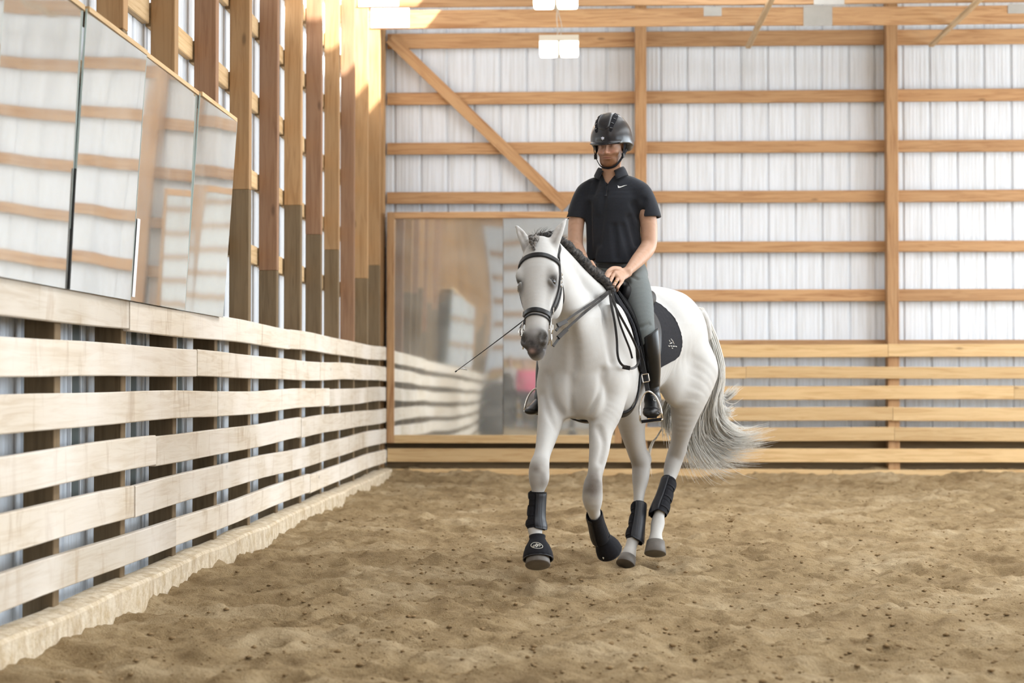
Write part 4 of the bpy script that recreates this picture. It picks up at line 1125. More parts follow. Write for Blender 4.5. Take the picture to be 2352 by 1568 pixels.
# stirrups
def stirrup(pref, top, a, b, arch, w, buckle):
    "leather from a to b, iron hanging below; arch = lowest middle of the iron's opening, in world space"
    fc = unit(V3(CAM) - V3(arch))
    free_strap('stirrup_leather', [a, top, b], .027, .004, M['black_leather'], sad, fc)
    A = V3(arch); up = unit(V3(b) - A); sx = unit(np.cross(up, fc)); 
    if sx[0] < 0: sx = -sx
    H = np.linalg.norm(V3(b) - A); pts = []
    for k in range(25):
        an = math.pi * k / 24; x = -math.cos(an) * w * (1 - .12 * math.sin(an) ** 2); z = math.sin(an) ** .72 * H
        pts.append(A + sx * x + up * z)
    mb = MB(); strap_geo(mb, pts, np.tile(fc, (len(pts), 1)) , .011, .009); 
    # widen the shoulders of the iron
    mb.tube([tuple(A + sx * w), tuple(A + sx * w * .9 - up * .008), tuple(A - sx * w * .9 - up * .008), tuple(A - sx * w)], .006, 8)
    o = mb.build('stirrup_iron', M['steel'], sad, True)
    R = Matrix((Vector(sx), Vector(fc), Vector(np.cross(sx, fc)))).transposed()
    t = MB().box((-w * .9, -.03, -.006), (w * .9, .02, .012), R, Vector(A)).build('tread_pad', M['neoprene'], o)
    if buckle is not None:
        c = V3(buckle); d = unit(V3(b) - V3(top)); s2 = unit(np.cross(d, fc)); q = [c + s2 * x * .019 + d * y * .023 + fc * .008 for x, y in ((-1, -1), (1, -1), (1, 1), (-1, 1))]
        MB().tube([tuple(x) for x in resample([*q, q[0]], .008)[:-1]], .0032, 6, True).build('leather_buckle', M['steel'], o)
stirrup('l', P(1479, 850, 10.20), P(1466, 795, 10.19), P(1488, 899, 10.18), P(1496, 964, 10.17), .064, P(1483, 868, 10.19))
stirrup('r', P(1240, 850, 10.52), P(1250, 800, 10.50), P(1236, 892, 10.50), P(1227, 946, 10.46), .060, None)

# bridle
bri = empty('bridle', tuple(HD(.3, 0, 0)), 'black leather double bridle worn by the grey horse', 'bridle')
def bs(name, pts, w, th, mat='black_leather', off=.002, **k): return draped_strap(name, HF, [HD(*q) for q in pts], w, th, M[mat], bri, off, .007, **k)
bs('browband', [(.195, -.13, -.03), (.185, -.105, .04), (.172, -.06, .075), (.168, 0, .085), (.172, .06, .075), (.185, .105, .04), (.195, .13, -.03)], .030, .008)
bs('noseband', [(.65, -.055, -.10), (.655, -.085, -.04), (.665, -.065, .03), (.668, 0, .06), (.672, .065, .03), (.67, .085, -.04), (.67, .055, -.10)], .028, .009)
bs('noseband_edge', [(.69, -.085, -.03), (.703, -.065, .03), (.708, 0, .06), (.712, .065, .03), (.71, .085, -.03)], .008, .006)
for sgn in (1, -1):
    bs('cheekpiece', [(.16, .12 * sgn, -.02), (.30, .135 * sgn, -.035), (.45, .115 * sgn, -.045), (.60, .09 * sgn, -.045), (.72, .08 * sgn, -.03)], .020, .006, off=.004)
    bs('cheekpiece', [(.14, .12 * sgn, -.06), (.30, .13 * sgn, -.08), (.48, .11 * sgn, -.08), (.64, .085 * sgn, -.07)], .013, .005, off=.003)
    bs('throat_latch', [(.10, .11 * sgn, -.05), (.25, .13 * sgn, -.12), (.36, .10 * sgn, -.19), (.42, .04 * sgn, -.24)], .012, .005, off=.004)
    # keepers and buckles
    for t, v in ((.29, -.045), (.37, -.04), (.64, -.045)):
        c, g = HF.drape([HD(t, .14 * sgn, v)], .014); mb = MB(); x = unit(HA); y = unit(np.cross(g[0], x)); ring = [tuple(c[0] + x * a * .014 + y * b * .012) for a, b in ((-1, -1), (1, -1), (1, 1), (-1, 1))]
        mb.tube([tuple(q) for q in resample([*ring, ring[0]], .006)[:-1]], .0025, 6, True).build('buckle', M['steel'], bri)
bs('crownpiece', [(.14, -.12, -.03), (.02, -.09, -.07), (-.03, -.03, -.10), (-.03, .03, -.10), (.02, .09, -.07), (.14, .12, -.03)], .032, .006, off=.004)
# bits with their rings and shanks
for sgn in (1, -1):
    c = HD(.80, .082 * sgn, -.025); n = 20; ring = [tuple(c + HA * math.cos(2 * math.pi * k / n) * .026 + unit(HV + .5 * HU * sgn) * math.sin(2 * math.pi * k / n) * .026) for k in range(n)]
    MB().tube(ring, .0035, 7, True).build('bit_ring', M['steel'], bri, True)
    MB().tube([tuple(HD(.70, .078 * sgn, -.02)), tuple(HD(.79, .080 * sgn, -.012)), tuple(HD(.86, .080 * sgn, -.03)), tuple(HD(.93, .078 * sgn, -.045))], .004, 7).build('bit_shank', M['steel'], bri, True)
    MB().tube([tuple(HD(.80, .082 * sgn, -.02)), tuple(HD(.81, .03 * sgn, -.03))], .005, 7).build('mouthpiece', M['steel'], bri, True)
MB().tube([tuple(HD(.86, .08, -.03)), tuple(HD(.885, .05, -.075)), tuple(HD(.885, 0, -.09)), tuple(HD(.885, -.05, -.075)), tuple(HD(.86, -.08, -.03))], .004, 6).build('curb_chain', M['steel'], bri, True)

# reins: pull points outward along the line of sight where they would sink into the neck
def lift(pts, off=.012):
    pts = np.array([V3(q) for q in pts]); cam_ = V3(CAM)
    for _ in range(60):
        d = HF.sample(pts); m = d < off
        if not m.any(): break
        v = cam_ - pts; v /= np.linalg.norm(v, axis=1, keepdims=True); pts[m] += v[m] * (off - d[m])[:, None].clip(.001, .02)
    return pts
HANDL = P(1407, 662, 10.31)
def rein(name, pts, w=.014, mat='worn_leather', th=.0045, lifted=True):
    p = (lift if lifted else (lambda z: z))(resample(catmull([V3(q) for q in pts], 6), .02)); mb = MB(); fc = V3(CAM) - p; strap_geo(mb, p, fc, w, th); return mb.build(name, M[mat], rn)
rn = empty('reins', tuple(P(1340, 715, 9.8)), 'pair of black double reins from the bit to the rider\'s hands', 'reins')
c1_ = HD(.80, .10, -.04); c2_ = HD(.93, .085, -.05)
rein('snaffle_rein', [c1_, P(1290, 745, 9.40), P(1312, 727, 9.55), P(1350, 702, 9.80), P(1385, 678, 10.12), HANDL])
rein('curb_rein', [c2_, P(1292, 766, 9.42), P(1312, 745, 9.55), P(1350, 712, 9.80), P(1387, 683, 10.12), HANDL])
for a, b in ((P(1279, 748, 9.33), P(1300, 738, 9.46)), (P(1281, 776, 9.34), P(1301, 757, 9.48))):
    rein('rein_billet', [a, b], .024, 'black_leather', .008)
for sg in ((-1),):
    rein('far_rein', [HD(.80, -.09, -.04), P(1196, 752, 9.55), P(1240, 700, 9.9), P(1330, 655, 10.2), P(1356, 640, 10.30)], lifted=False)
LOOP = [(1400, 668), (1404, 700), (1412, 740), (1417, 780), (1418, 810), (1422, 830), (1434, 842), (1452, 846), (1464, 838), (1468, 822), (1462, 798), (1448, 768), (1430, 735), (1414, 705), (1403, 680)]
p = hit([q[0] for q in LOOP], [q[1] for q in LOOP], .036); p = catmull(p, 5); p = resample(p, .015)
for _ in range(3): p[1:-1] = (p[:-2] + p[1:-1] * 2 + p[2:]) / 4
mb = MB(); strap_geo(mb, p, V3(CAM) - p, .014, .006); mb.build('rein_loop', M['worn_leather'], rn)
p2_ = hit([1407, 1413, 1423, 1434, 1446, 1452], [672, 700, 740, 770, 800, 822], .034); p2_ = resample(catmull(p2_, 5), .015); mb = MB(); strap_geo(mb, p2_, V3(CAM) - p2_, .012, .006); mb.build('rein_end', M['worn_leather'], rn)
mb = MB(); c = p[int(len(p) * .46)]; mb.box((-.022, -.008, -.012), (.022, .008, .012), Matrix.Rotation(.2, 3, 'Y'), Vector(c)).build('rein_buckle', M['black_leather'], rn)

# ------------------------------------------------------------------ leg boots
class LegFrame:
    def __init__(s, pix, rad):
        s.p = catmull([[*P(*q), r] for q, r in zip(pix, rad)], 5); s.n = len(s.p)
    def at(s, t, an, off=0, depth=1.15):
        x = t * (s.n - 1); i = int(min(max(x, 0), s.n - 2)); f = x - i; a, b = s.p[i], s.p[i + 1]; c = a * (1 - f) + b * f
        T = unit(s.p[min(i + 2, s.n - 1), :3] - s.p[max(i - 1, 0), :3]); u = unit(V3((.95, -.3, 0)) - T * V3((.95, -.3, 0)).dot(T)); v = np.cross(T, u)
        if v[1] > 0: v = -v           # v points to the camera side
        return c[:3] + (u * math.cos(an) + v * math.sin(an) * depth) * (c[3] + off), (u * math.cos(an) + v * math.sin(an))
def wrap(lf, t0, t1, a0, a1, off, th, name, mat, parent, nt=14, na=20, bot=None, ridge=0, top=None):
    pts, outp = [], []
    for i in range(nt + 1):
        for j in range(na + 1):
            an = a0 + (a1 - a0) * j / na; te = t1 + (bot(an) if bot else 0); ts = t0 + (top(an) if top else 0); t = ts + (te - ts) * i / nt
            o = off + (ridge * abs(math.sin(an * 14)) if ridge else 0)
            e = 1.0 if 0 < i < nt and 0 < j < na else .35
            p, _ = lf.at(t, an, o); q, _ = lf.at(t, an, o + th * e); pts.append(p); outp.append(q)
    k = len(pts); m = na + 1; f = []
    for i in range(nt):
        for j in range(na):
            a = i * m + j; f += [(a + k, a + 1 + k, a + m + 1 + k, a + m + k), (a, a + m, a + m + 1, a + 1)]
    for j in range(na): f += [(j + 1, j, j + k, j + 1 + k), (nt * m + j, nt * m + j + 1, nt * m + j + 1 + k, nt * m + j + k)]
    for i in range(nt): f += [(i * m, (i + 1) * m, (i + 1) * m + k, i * m + k), ((i + 1) * m + na, i * m + na, i * m + na + k, (i + 1) * m + na + k)]
    return MB().add([tuple(x) for x in pts + outp], f).build(name, mat, parent, True)
TAU = 2 * math.pi
def splint(label, pix, rad, shell, slant_dir, slant, straps, sa):
    e = empty('splint_boot', tuple(P(*pix[-1])), label, 'horse boot', 'black splint boots on the horse\'s legs')
    lf = LegFrame(pix, rad); bot = lambda an: slant * max(0, math.cos(an - slant_dir)) - .05
    wrap(lf, 0, .90, 0, TAU, .002, .006, 'neoprene_sleeve', M['neoprene'], e, na=28, bot=bot)
    wrap(lf, .01, .90, shell[0], shell[1], .008, .006, 'strike_shell', M['shell_boot'], e, bot=bot, ridge=.0035)
    for t in straps: wrap(lf, t, t + .17, sa[0], sa[1], .010, .004, 'fastening_strap', M['neoprene'], e, nt=4, na=12)
    return e
S = math.pi / 180
splint('black splint boot on the right foreleg, above the bell boot with the oval badge', [(1234, 1128, 9.52), (1233, 1150, 9.52), (1231, 1185, 9.51), (1231, 1205, 9.50), (1234, 1222, 9.49)], [.036, .034, .036, .043, .040], (-30 * S, 75 * S), 0, .14, (.05, .33, .60), (80 * S, 200 * S))
splint('black splint boot on the bent left foreleg', [(1366, 1180, 9.86), (1371, 1200, 9.93), (1376, 1218, 9.99), (1380, 1232, 10.04), (1383, 1240, 10.07)], [.037, .036, .040, .042, .036], (100 * S, 200 * S), 180 * S, .08, (.1, .4), (200 * S, 280 * S))
splint('tall black splint boot on the right hind leg, planted on the sand', [(1467, 1156, 11.01), (1466, 1175, 10.985), (1462, 1205, 10.945), (1458, 1232, 10.915), (1458, 1250, 10.89)], [.037, .036, .039, .046, .042], (-20 * S, 95 * S), 0, .16, (.08, .34, .60), (105 * S, 200 * S))
splint('black splint boot on the lifted left hind leg', [(1538, 1102, 11.12), (1532, 1122, 11.08), (1524, 1148, 11.03), (1516, 1170, 10.985), (1511, 1190, 10.955)], [.038, .037, .040, .045, .048], (75 * S, 180 * S), 170 * S, .12, (.08, .32, .58), (-40 * S, 70 * S))

def bell(label, top, bot, r0, r1, toe, badge):
    top, bot = V3(top), V3(bot); ax = unit(bot - top); f = unit(V3(toe) - ax * V3(toe).dot(ax)); s_ = np.cross(ax, f)
    if s_[0] > 0: s_ = -s_
    H = np.linalg.norm(bot - top); n = 36
    prof = [(-.02, r0 * 1.12), (.03, r0 * 1.10), (.10, r0 * 1.04), (.25, r0 * 1.28), (.45, r0 + (r1 - r0) * .62), (.70, r0 + (r1 - r0) * .90), (.9, r1), (1, r1 * 1.0)]
    def pt(h, an, o=0):
        r = np.interp(h, [q[0] for q in prof], [q[1] for q in prof]) + o
        return top + ax * h * H + (f * math.cos(an) * 1.04 + s_ * math.sin(an)) * r
    e = empty('bell_boot', tuple(bot), label, 'horse boot', 'black bell boots on the front hooves')
    V, F_ = [], []
    for th in (.005, 0):
        for h, _ in prof:
            for k in range(n): V.append(tuple(pt(h, TAU * k / n, th + (.002 * math.sin(k * 9) if h > .3 else 0))))
    L = len(prof); k2 = L * n
    for i in range(L - 1):
        for k in range(n):
            l = (k + 1) % n; F_ += [(i * n + k, i * n + l, (i + 1) * n + l, (i + 1) * n + k), (k2 + i * n + k, k2 + (i + 1) * n + k, k2 + (i + 1) * n + l, k2 + i * n + l)]
    for k in range(n):
        l = (k + 1) % n; F_ += [(l, k, k2 + k, k2 + l), ((L - 1) * n + k, (L - 1) * n + l, k2 + (L - 1) * n + l, k2 + (L - 1) * n + k)]
    sh = MB().add(V, F_).build('bell_shell', M['neoprene'], e, True)
    V, F_ = [], []
    for i, h in enumerate((.50, .96)):
        pass
    mb = MB(); mb.tube([tuple(pt(1.0, TAU * k / n, .003)) for k in range(n)], .004, 6, True).build('hem_binding', M['shell_boot'], e, True)
    mw = M.setdefault('badge', simple('pale_print', rgb(.72, .70, .64), .6))
    if badge:
        m2 = MB(); K = 28; a0 = badge[0]; h0 = badge[1]
        ring = [pt(h0 + .145 * math.sin(TAU * k / K) - .05 * math.cos(TAU * k / K), a0 + .44 * math.cos(TAU * k / K), .0065) for k in range(K)]
        m2.tube([tuple(x) for x in ring], .0016, 5, True)
        for seg in ([(-.30, -.02), (-.18, .05), (-.10, -.01), (0, .03), (.10, -.03), (.18, .03), (.30, -.05)], [(-.10, .02), (-.03, -.07), (0, -.09), (.03, -.07), (.10, .01)], [(-.24, -.05), (-.14, -.04)], [(.14, -.06), (.24, -.08)], [(-.08, .05), (0, .09), (.08, .04)]):
            m2.tube([tuple(pt(h0 - y * .9, a0 + x, .0065)) for x, y in seg], .0022, 5)
        tag(m2.build('oval_badge', mw, e, True), 'pale oval badge with a horned head')
    else:
        m2 = MB(); m2.tube([tuple(pt(.78, a, .006)) for a in (.30, .36, .42)], [.003, .005, .002], 5); m2.tube([tuple(pt(h, .37, .006)) for h in (.75, .80, .86)], [.004, .003, .002], 5)
        m2.build('pale_scuff', mw, e, True)
    return e
bell('black bell boot with a pale oval badge on the right front hoof', P(1234, 1232, 9.455), P(1236, 1284, 9.40), .036, .0765, (-.1, -1, .1), (-.06, .60))
bell('black bell boot on the tucked left front hoof', P(1384, 1232, 10.05), P(1400, 1266, 10.12), .036, .070, (-.15, -.9, -.35), None)

# embroidered mark on the rear corner of the pad
mb = MB()
for seg in ([(1537, 781), (1539, 785)], [(1541, 778), (1545, 783), (1548, 790)], [(1538, 789), (1543, 787)], [(1535, 794), (1538, 795)], [(1540, 794), (1543, 795)], [(1545, 795), (1549, 795)], [(1551, 795), (1554, 796)], [(1543, 799), (1545, 800)]):
    q = hit([a for a, b in seg], [b for a, b in seg], .019)
    mb.tube([tuple(x) for x in q], .0030, 5)
tag(mb.build('embroidered_mark', simple('pale_thread', rgb(.72, .70, .66), .7), pad, True), 'small pale embroidered emblem and lettering')
# ================================================================== the rider
rf_ = unit((-.25, -.968, 0)); rl_ = unit((.968, -.25, 0))
person = empty('person', tuple(P(1420, 650, 10.66)), 'rider in black helmet, dark polo shirt, grey breeches and tall boots', 'person')
def R5(px, py, Y, a, b=None): return (*P(px, py, Y), a, b if b is not None else a)
# head frame
hy = math.radians(20); hp = math.radians(9)
hF = unit((-math.sin(hy) * math.cos(hp), -math.cos(hy) * math.cos(hp), -math.sin(hp))); hL = unit(np.cross(np.array([0, 0, 1.0]), hF)); hL = hL if hL[0] > 0 else -hL; hU = np.cross(hF, hL); hU = hU if hU[2] > 0 else -hU
EY = V3(P(1394, 334, 10.50))
def H(x, y, z): return EY + hL * x + hF * y + hU * z        # x to his left, y forward, z up; origin between the eyes
B = Field((-.22, 10.16, 1.50), (.60, 10.92, 2.74), .0034)
AX = (hL, hF, hU)
B.ell(H(0, -.085, .045), (.078, .100, .098), AX, .02)
B.ell(H(0, -.045, -.040), (.064, .066, .090), AX, .03)
B.ell(H(0, -.030, -.085), (.050, .048, .042), AX, .02)
B.ell(H(0, -.008, -.112), (.024, .020, .018), AX, .02)
for s in (1, -1):
    B.ell(H(.042 * s, -.016, -.040), (.022, .018, .018), AX, .02)            # cheekbone
    B.chain([(*H(.054 * s, -.075, -.070), .014, .014), (*H(.036 * s, -.030, -.106), .015, .014)], side=hL, k=.03)
    B.ell(H(.032 * s, .014, -.001), (.020, .014, .0125), AX, .012, cut=True)  # orbit
    B.ell(H(.032 * s, -.006, .000), (.0135, .013, .013), AX, .003)           # eyeball
    B.chain([(*H(.017 * s, .004, .0050), .0035, .0035), (*H(.032 * s, .0075, .0085), .0035, .004), (*H(.047 * s, -.002, .004), .003, .0035)], side=hU, k=.005)
    B.chain([(*H(.019 * s, .002, -.0075), .003, .003), (*H(.032 * s, .005, -.0095), .003, .0035), (*H(.045 * s, -.002, -.006), .003, .003)], side=hU, k=.005)
    B.chain([(*H(.012 * s, .012, .018), .006, .007), (*H(.034 * s, .010, .022), .006, .007), (*H(.052 * s, -.006, .016), .006, .006)], side=hU, k=.014)  # brow
    B.ell(H(.0125 * s, .018, -.041), (.0085, .010, .0075), AX, .006)
    B.ell(H(.0065 * s, .023, -.0485), (.0045, .006, .004), AX, .003, cut=True)
    B.ell(H(.080 * s, -.085, -.012), (.008, .018, .030), AX, .008)           # ear
    B.ell(H(.087 * s, -.083, -.010), (.005, .010, .018), AX, .004, cut=True)
B.chain([(*H(0, .008, .008), .0090, .010), (*H(0, .018, -.014), .0085, .011), (*H(0, .031, -.035), .0105, .0105), (*H(0, .029, -.041), .0105, .009)], side=hL, k=.010)
B.ell(H(0, .004, -.060), (.022, .012, .014), AX, .012)
B.chain([(*H(-.024, .004, -.0705), .0028, .003), (*H(-.008, .0150, -.0685), .0042, .005), (*H(.008, .0150, -.0685), .0042, .005), (*H(.024, .004, -.0705), .0028, .003)], side=hU, k=.006)
B.chain([(*H(-.021, .003, -.0770), .003, .003), (*H(0, .0135, -.0790), .0055, .006), (*H(.021, .003, -.0770), .003, .003)], side=hU, k=.006)
B.chain([(*H(-.026, .009, -.0735), .0012, .006), (*H(0, .021, -.0735), .0014, .007), (*H(.026, .009, -.0735), .0012, .006)], side=hU, k=.003, cut=True)
B.chain([(*H(-.012, .018, -.0905), .003, .006), (*H(.012, .018, -.0905), .003, .006)], side=hU, k=.012, cut=True)
# neck, trunk
B.chain([(*H(0, -.085, -.06), .058, .060), R5(1404, 395, 10.625, .058, .060), R5(1406, 414, 10.645, .070, .065)], side=rl_, k=.03)
B.chain([R5(1404, 428, 10.66, .130, .065), R5(1408, 462, 10.655, .158, .098), R5(1410, 520, 10.66, .150, .100), R5(1414, 580, 10.67, .145, .10), R5(1420, 630, 10.68, .16, .115), R5(1424, 655, 10.68, .15, .11)], side=rl_, k=.05, cap=.6)
ARM_L = [R5(1466, 440, 10.62, .044), R5(1481, 467, 10.61, .050), R5(1489, 505, 10.60, .051, .054), R5(1491, 535, 10.60, .050, .052), R5(1490, 562, 10.59, .048, .049), R5(1480, 580, 10.55, .050, .048), R5(1467, 595, 10.50, .045, .043), R5(1453, 611, 10.44, .036, .034), R5(1441, 624, 10.395, .032, .025)]
ARM_R = [R5(1350, 442, 10.69, .044), R5(1335, 470, 10.69, .050), R5(1325, 505, 10.68, .050, .053), R5(1322, 540, 10.67, .047, .05), R5(1323, 566, 10.65, .045, .046), R5(1330, 585, 10.58, .045, .043), R5(1339, 602, 10.49, .038, .036), R5(1347, 616, 10.42, .031, .025)]
B.chain(ARM_L, side=(.7, 0, .7), k=.03); B.chain(ARM_R, side=(.9, 0, .3), k=.03)
# left hand: palm, four bent fingers, thumb
def hand(wr, kn, pip, tip, th, k=.006):
    W0 = V3(P(*wr)); K = [V3(P(*q)) for q in kn]; mid = sum(K) / 4; ax = unit(mid - W0); acr = unit(K[3] - K[0])
    B.chain([(*(W0 - ax * .01), .030, .022), (*(W0 * .55 + mid * .45), .038, .019), (*(mid - ax * .006), .041, .017)], side=acr, k=.012, cap=.6)
    rr = [.0108, .0110, .0104, .0092]
    for i in range(4):
        p1, p2 = V3(P(*pip[i])), V3(P(*tip[i])); r = rr[i]
        B.chain([(*(W0 * .4 + K[i] * .6), r * .9, r * .8), (*K[i], r * 1.12, r * 1.1), (*((K[i] + p1) / 2), r * .95, r * .95), (*p1, r * 1.04, r * 1.04), (*((p1 + p2) / 2), r * .88, r * .9), (*p2, r * .8, r * .8)], side=acr, k=.0035, sub=2)
    t = [V3(P(*q)) for q in th]
    B.chain([(*t[0], .017, .014), (*t[1], .013, .012), (*t[2], .0105, .010), (*t[3], .0085, .008)], side=acr, k=.006)
hand((1440, 625, 10.395), [(1405, 620, 10.325), (1410, 630, 10.315), (1419, 640, 10.31), (1428, 647, 10.315)],
     [(1394, 639, 10.275), (1401, 647, 10.268), (1410, 655, 10.268), (1419, 660, 10.275)], [(1396, 650, 10.30), (1402, 657, 10.298), (1409, 664, 10.30), (1417, 668, 10.31)],
     [(1424, 618, 10.36), (1408, 616, 10.315), (1396, 624, 10.285), (1389, 637, 10.27)])
hand((1347, 614, 10.42), [(1352, 612, 10.35), (1357, 619, 10.345), (1362, 627, 10.345), (1366, 634, 10.35)],
     [(1346, 622, 10.30), (1351, 630, 10.30), (1357, 638, 10.30), (1363, 644, 10.31)], [(1351, 630, 10.33), (1356, 638, 10.33), (1362, 645, 10.335), (1368, 650, 10.34)],
     [(1356, 606, 10.385), (1358, 602, 10.345), (1362, 606, 10.315), (1367, 614, 10.30)])
Vb, Fb = B.surface(); Vb = taubin(Vb, Fb, 1)
sk = np.tile(np.array([.60, .365, .255]), (len(Vb), 1)); nzb = vnoise(Vb[:, 0] + Vb[:, 1], Vb[:, 2] + Vb[:, 1], 5, 60)
loc = (Vb - EY); lx, ly, lz = loc @ hL, loc @ hF, loc @ hU
head = lz > -.16
sk = lerp(sk, .5 * blob(Vb, H(0, .03, -.035), (.05, .04, .02)) + .5 * blob(Vb, H(.035, 0, -.04), (.02, .03, .02)) + .5 * blob(Vb, H(-.035, 0, -.04), (.02, .03, .02)), (.62, .27, .20))
beard = head * np.clip((-.046 - lz + .35 * np.maximum(0, np.abs(lx) - .028) - (.0) ) / .012, 0, 1) * (ly > -.085) * np.clip((lz + .150) / .02, 0, 1)
beard = np.clip(beard, 0, 1) * (1 - blob(Vb, H(0, .012, -.0735), (.026, .02, .0085)) * 1.0)
sk = lerp(sk, beard * (.80 + .35 * nzb), (.20, .082, .030))
sk = lerp(sk, .6 * blob(Vb, H(0, .02, -.060), (.026, .02, .007)), (.26, .115, .045))
sk = lerp(sk, .9 * blob(Vb, H(0, .012, -.0735), (.022, .02, .007)), (.50, .20, .17))
for s in (1, -1):
    sk = lerp(sk, .75 * blob(Vb, H(.034 * s, .010, .022), (.020, .02, .005)), (.22, .11, .05))
    sk = lerp(sk, 1.2 * blob(Vb, H(.032 * s, .006, .001), (.009, .006, .0042)), (.55, .52, .50))
    sk = lerp(sk, 1.6 * blob(Vb, H(.031 * s, .006, .0005), (.0042, .008, .0042)), (.03, .03, .03))
    sk = lerp(sk, .65 * blob(Vb, H(.032 * s, .0, .0), (.020, .02, .012)), (.26, .125, .09))  # shade under the helmet brim, painted into the skin round the eyes
arm = (Vb[:, 2] < 2.2)
sk = lerp(sk, .5 * arm * np.clip(nzb * 1.5 - .7, 0, 1), (.46, .27, .16))
def skin_mat():
    m = NT('skin', .5); at = m.node('ShaderNodeAttribute'); at.attribute_name = 'coat'
    v = m.coord((1, 1, 1), rnd=False); n = m.noise(v, 90, 4, .6)
    m.color(m.mix(m.math('MULTIPLY', n, .22), at.outputs['Color'], rgb(.52, .30, .20))); m.bump(n, .12, .002)
    m.b.inputs['Subsurface Weight'].default_value = .08; m.b.inputs['Subsurface Radius'].default_value = (.01, .004, .002); m.b.inputs['Subsurface Scale'].default_value = .5
    return m.m
M['skin'] = skin_mat()
bigmesh('body', Vb, Fb, M['skin'], person, sk)

# ring
K3, P3 = V3(P(1419, 640, 10.31)), V3(P(1410, 655, 10.268)); c = K3 * .45 + P3 * .55; t = unit(P3 - K3); a = unit(np.cross(t, [0, 1, .2])); b = np.cross(t, a)
MB().tube([tuple(c + (a * math.cos(TAU * k / 16) + b * math.sin(TAU * k / 16)) * .0112) for k in range(16)], .0022, 6, True).build('wedding_ring', simple('gold', rgb(.85, .62, .28), .25, 1.0), person, True)

# polo shirt
def shirt_mat():
    m = NT('dark_polo_knit', .88); v = m.coord((1, 1, 1), rnd=False)
    sp = m.node('ShaderNodeSeparateXYZ'); m.link(v, sp.inputs[0])
    w = m.math('SINE', m.math('MULTIPLY', sp.outputs['Z'], 780.0)); n = m.noise(v, 120, 3, .8); n2 = m.noise(v, 7, 2)
    ws = m.math('MULTIPLY', m.ramp(w, [(.35, (0, 0, 0)), (.8, (1, 1, 1))]), m.ramp(n2, [(.35, (.2, .2, .2)), (.6, (1, 1, 1))]))
    c = m.mix(n, rgb(.011, .0125, .017), rgb(.027, .030, .039)); c = m.mix(m.math('MULTIPLY', ws, .5), c, rgb(.046, .050, .063))
    m.color(c); m.b.inputs['Sheen Weight'].default_value = .12; m.b.inputs['Specular IOR Level'].default_value = .2; return m.m
M['shirt'] = shirt_mat()
Sf = Field((-.26, 10.44, 1.80), (.60, 10.90, 2.50), .0042)
Sf.chain([R5(1413, 618, 10.665, .182, .135), R5(1412, 585, 10.66, .176, .130), R5(1409, 540, 10.655, .168, .122), R5(1408, 500, 10.65, .170, .122), R5(1408, 462, 10.65, .182, .122), R5(1406, 436, 10.655, .172, .100), R5(1405, 422, 10.655, .14, .082)], side=rl_, k=.03, cap=.5)
Sf.chain([R5(1406, 430, 10.65, .10, .07), R5(1405, 410, 10.645, .076, .072), R5(1404, 399, 10.635, .068, .068)], side=rl_, k=.04, cap=.3)
SL = [R5(1455, 432, 10.63, .058, .070), R5(1471, 442, 10.615, .064, .074), R5(1482, 465, 10.61, .068, .076), R5(1491, 495, 10.60, .070, .074), R5(1497, 520, 10.60, .070, .074)]
SR = [R5(1360, 434, 10.68, .058, .070), R5(1346, 444, 10.685, .062, .074), R5(1335, 468, 10.685, .064, .075), R5(1326, 495, 10.68, .062, .070), R5(1321, 520, 10.68, .062, .068)]
for SLV, ARM, pt, sg in ((SL, ARM_L, P(1493, 500, 10.6), 1), (SR, ARM_R, P(1323, 503, 10.68), -1)):
    f2 = Field(Sf.lo, Sf.lo + (Sf.n - 1) * Sf.vs, Sf.vs); f2.n = Sf.n; f2.a = np.full(Sf.n, .3, np.float32)
    f2.chain(SLV, side=rl_, k=0); nr = unit(unit(V3(ARM[3][:3]) - V3(ARM[1][:3])) + np.array([-.10 * sg, 0, 0])); f2.plane(pt, nr, .004)
    Sf._smin(tuple(slice(0, k) for k in Sf.n), f2.a, .035)
    Sf.chain([(*(V3(pt) - nr * .035), .055, .058), (*(V3(pt) + nr * .05), .058, .064)], side=rl_, k=.003, cut=True, cap=.2, sub=1)
# folds
for a_, b_, r_ in (((1352, 470), (1356, 600), .010), ((1372, 500), (1362, 600), .007), ((1388, 440), (1376, 560), .006), ((1447, 500), (1463, 560), .010), ((1455, 470), (1470, 500), .010), ((1430, 520), (1450, 590), .008), ((1345, 445), (1352, 420), .007), ((1362, 445), (1372, 415), .006), ((1478, 460), (1470, 500), .008), ((1410, 520), (1415, 590), .006)):
    p0, p1 = P(a_[0], a_[1], 10.6), P(b_[0], b_[1], 10.6); q = []
    for k in range(4):
        x, y = a_[0] + (b_[0] - a_[0]) * k / 3, a_[1] + (b_[1] - a_[1]) * k / 3
        h = hit([x], [y], 0, Sf, 10.40, 10.85)[0]; q.append((*(h + np.array([0, -.004, 0])), r_ * 1.5, r_ * 1.2))
    Sf.chain(q, side=(1, 0, 0), k=.03, cut=True)
Sf.chain([R5(1408, 628, 10.665, .155, .11), R5(1408, 600, 10.665, .155, .11)], side=rl_, k=.004, cut=True, cap=.2)
hemz = P(1410, 606, 10.62); Sf.plane(hemz, (-.04, 0, -1), .006, (-.26, 10.44, 1.8), (.60, 10.9, 2.0))
# neck opening: throat and open placket
Sf.chain([(*P(1404, 385, 10.62), .060, .060), (*P(1405, 408, 10.63), .058, .058)], side=rl_, k=.006, cut=True, sub=1, cap=.4)
Sf.chain([(*P(1397, 396, 10.58), .040, .05), (*P(1394, 408, 10.56), .022, .06), (*P(1393, 418, 10.55), .004, .05)], side=rl_, k=.006, cut=True, cap=.3)
Vs, Fs = Sf.surface(); Vs = taubin(Vs, Fs, 2)
shirt = bigmesh('polo_shirt', Vs, Fs, M['shirt'], person)
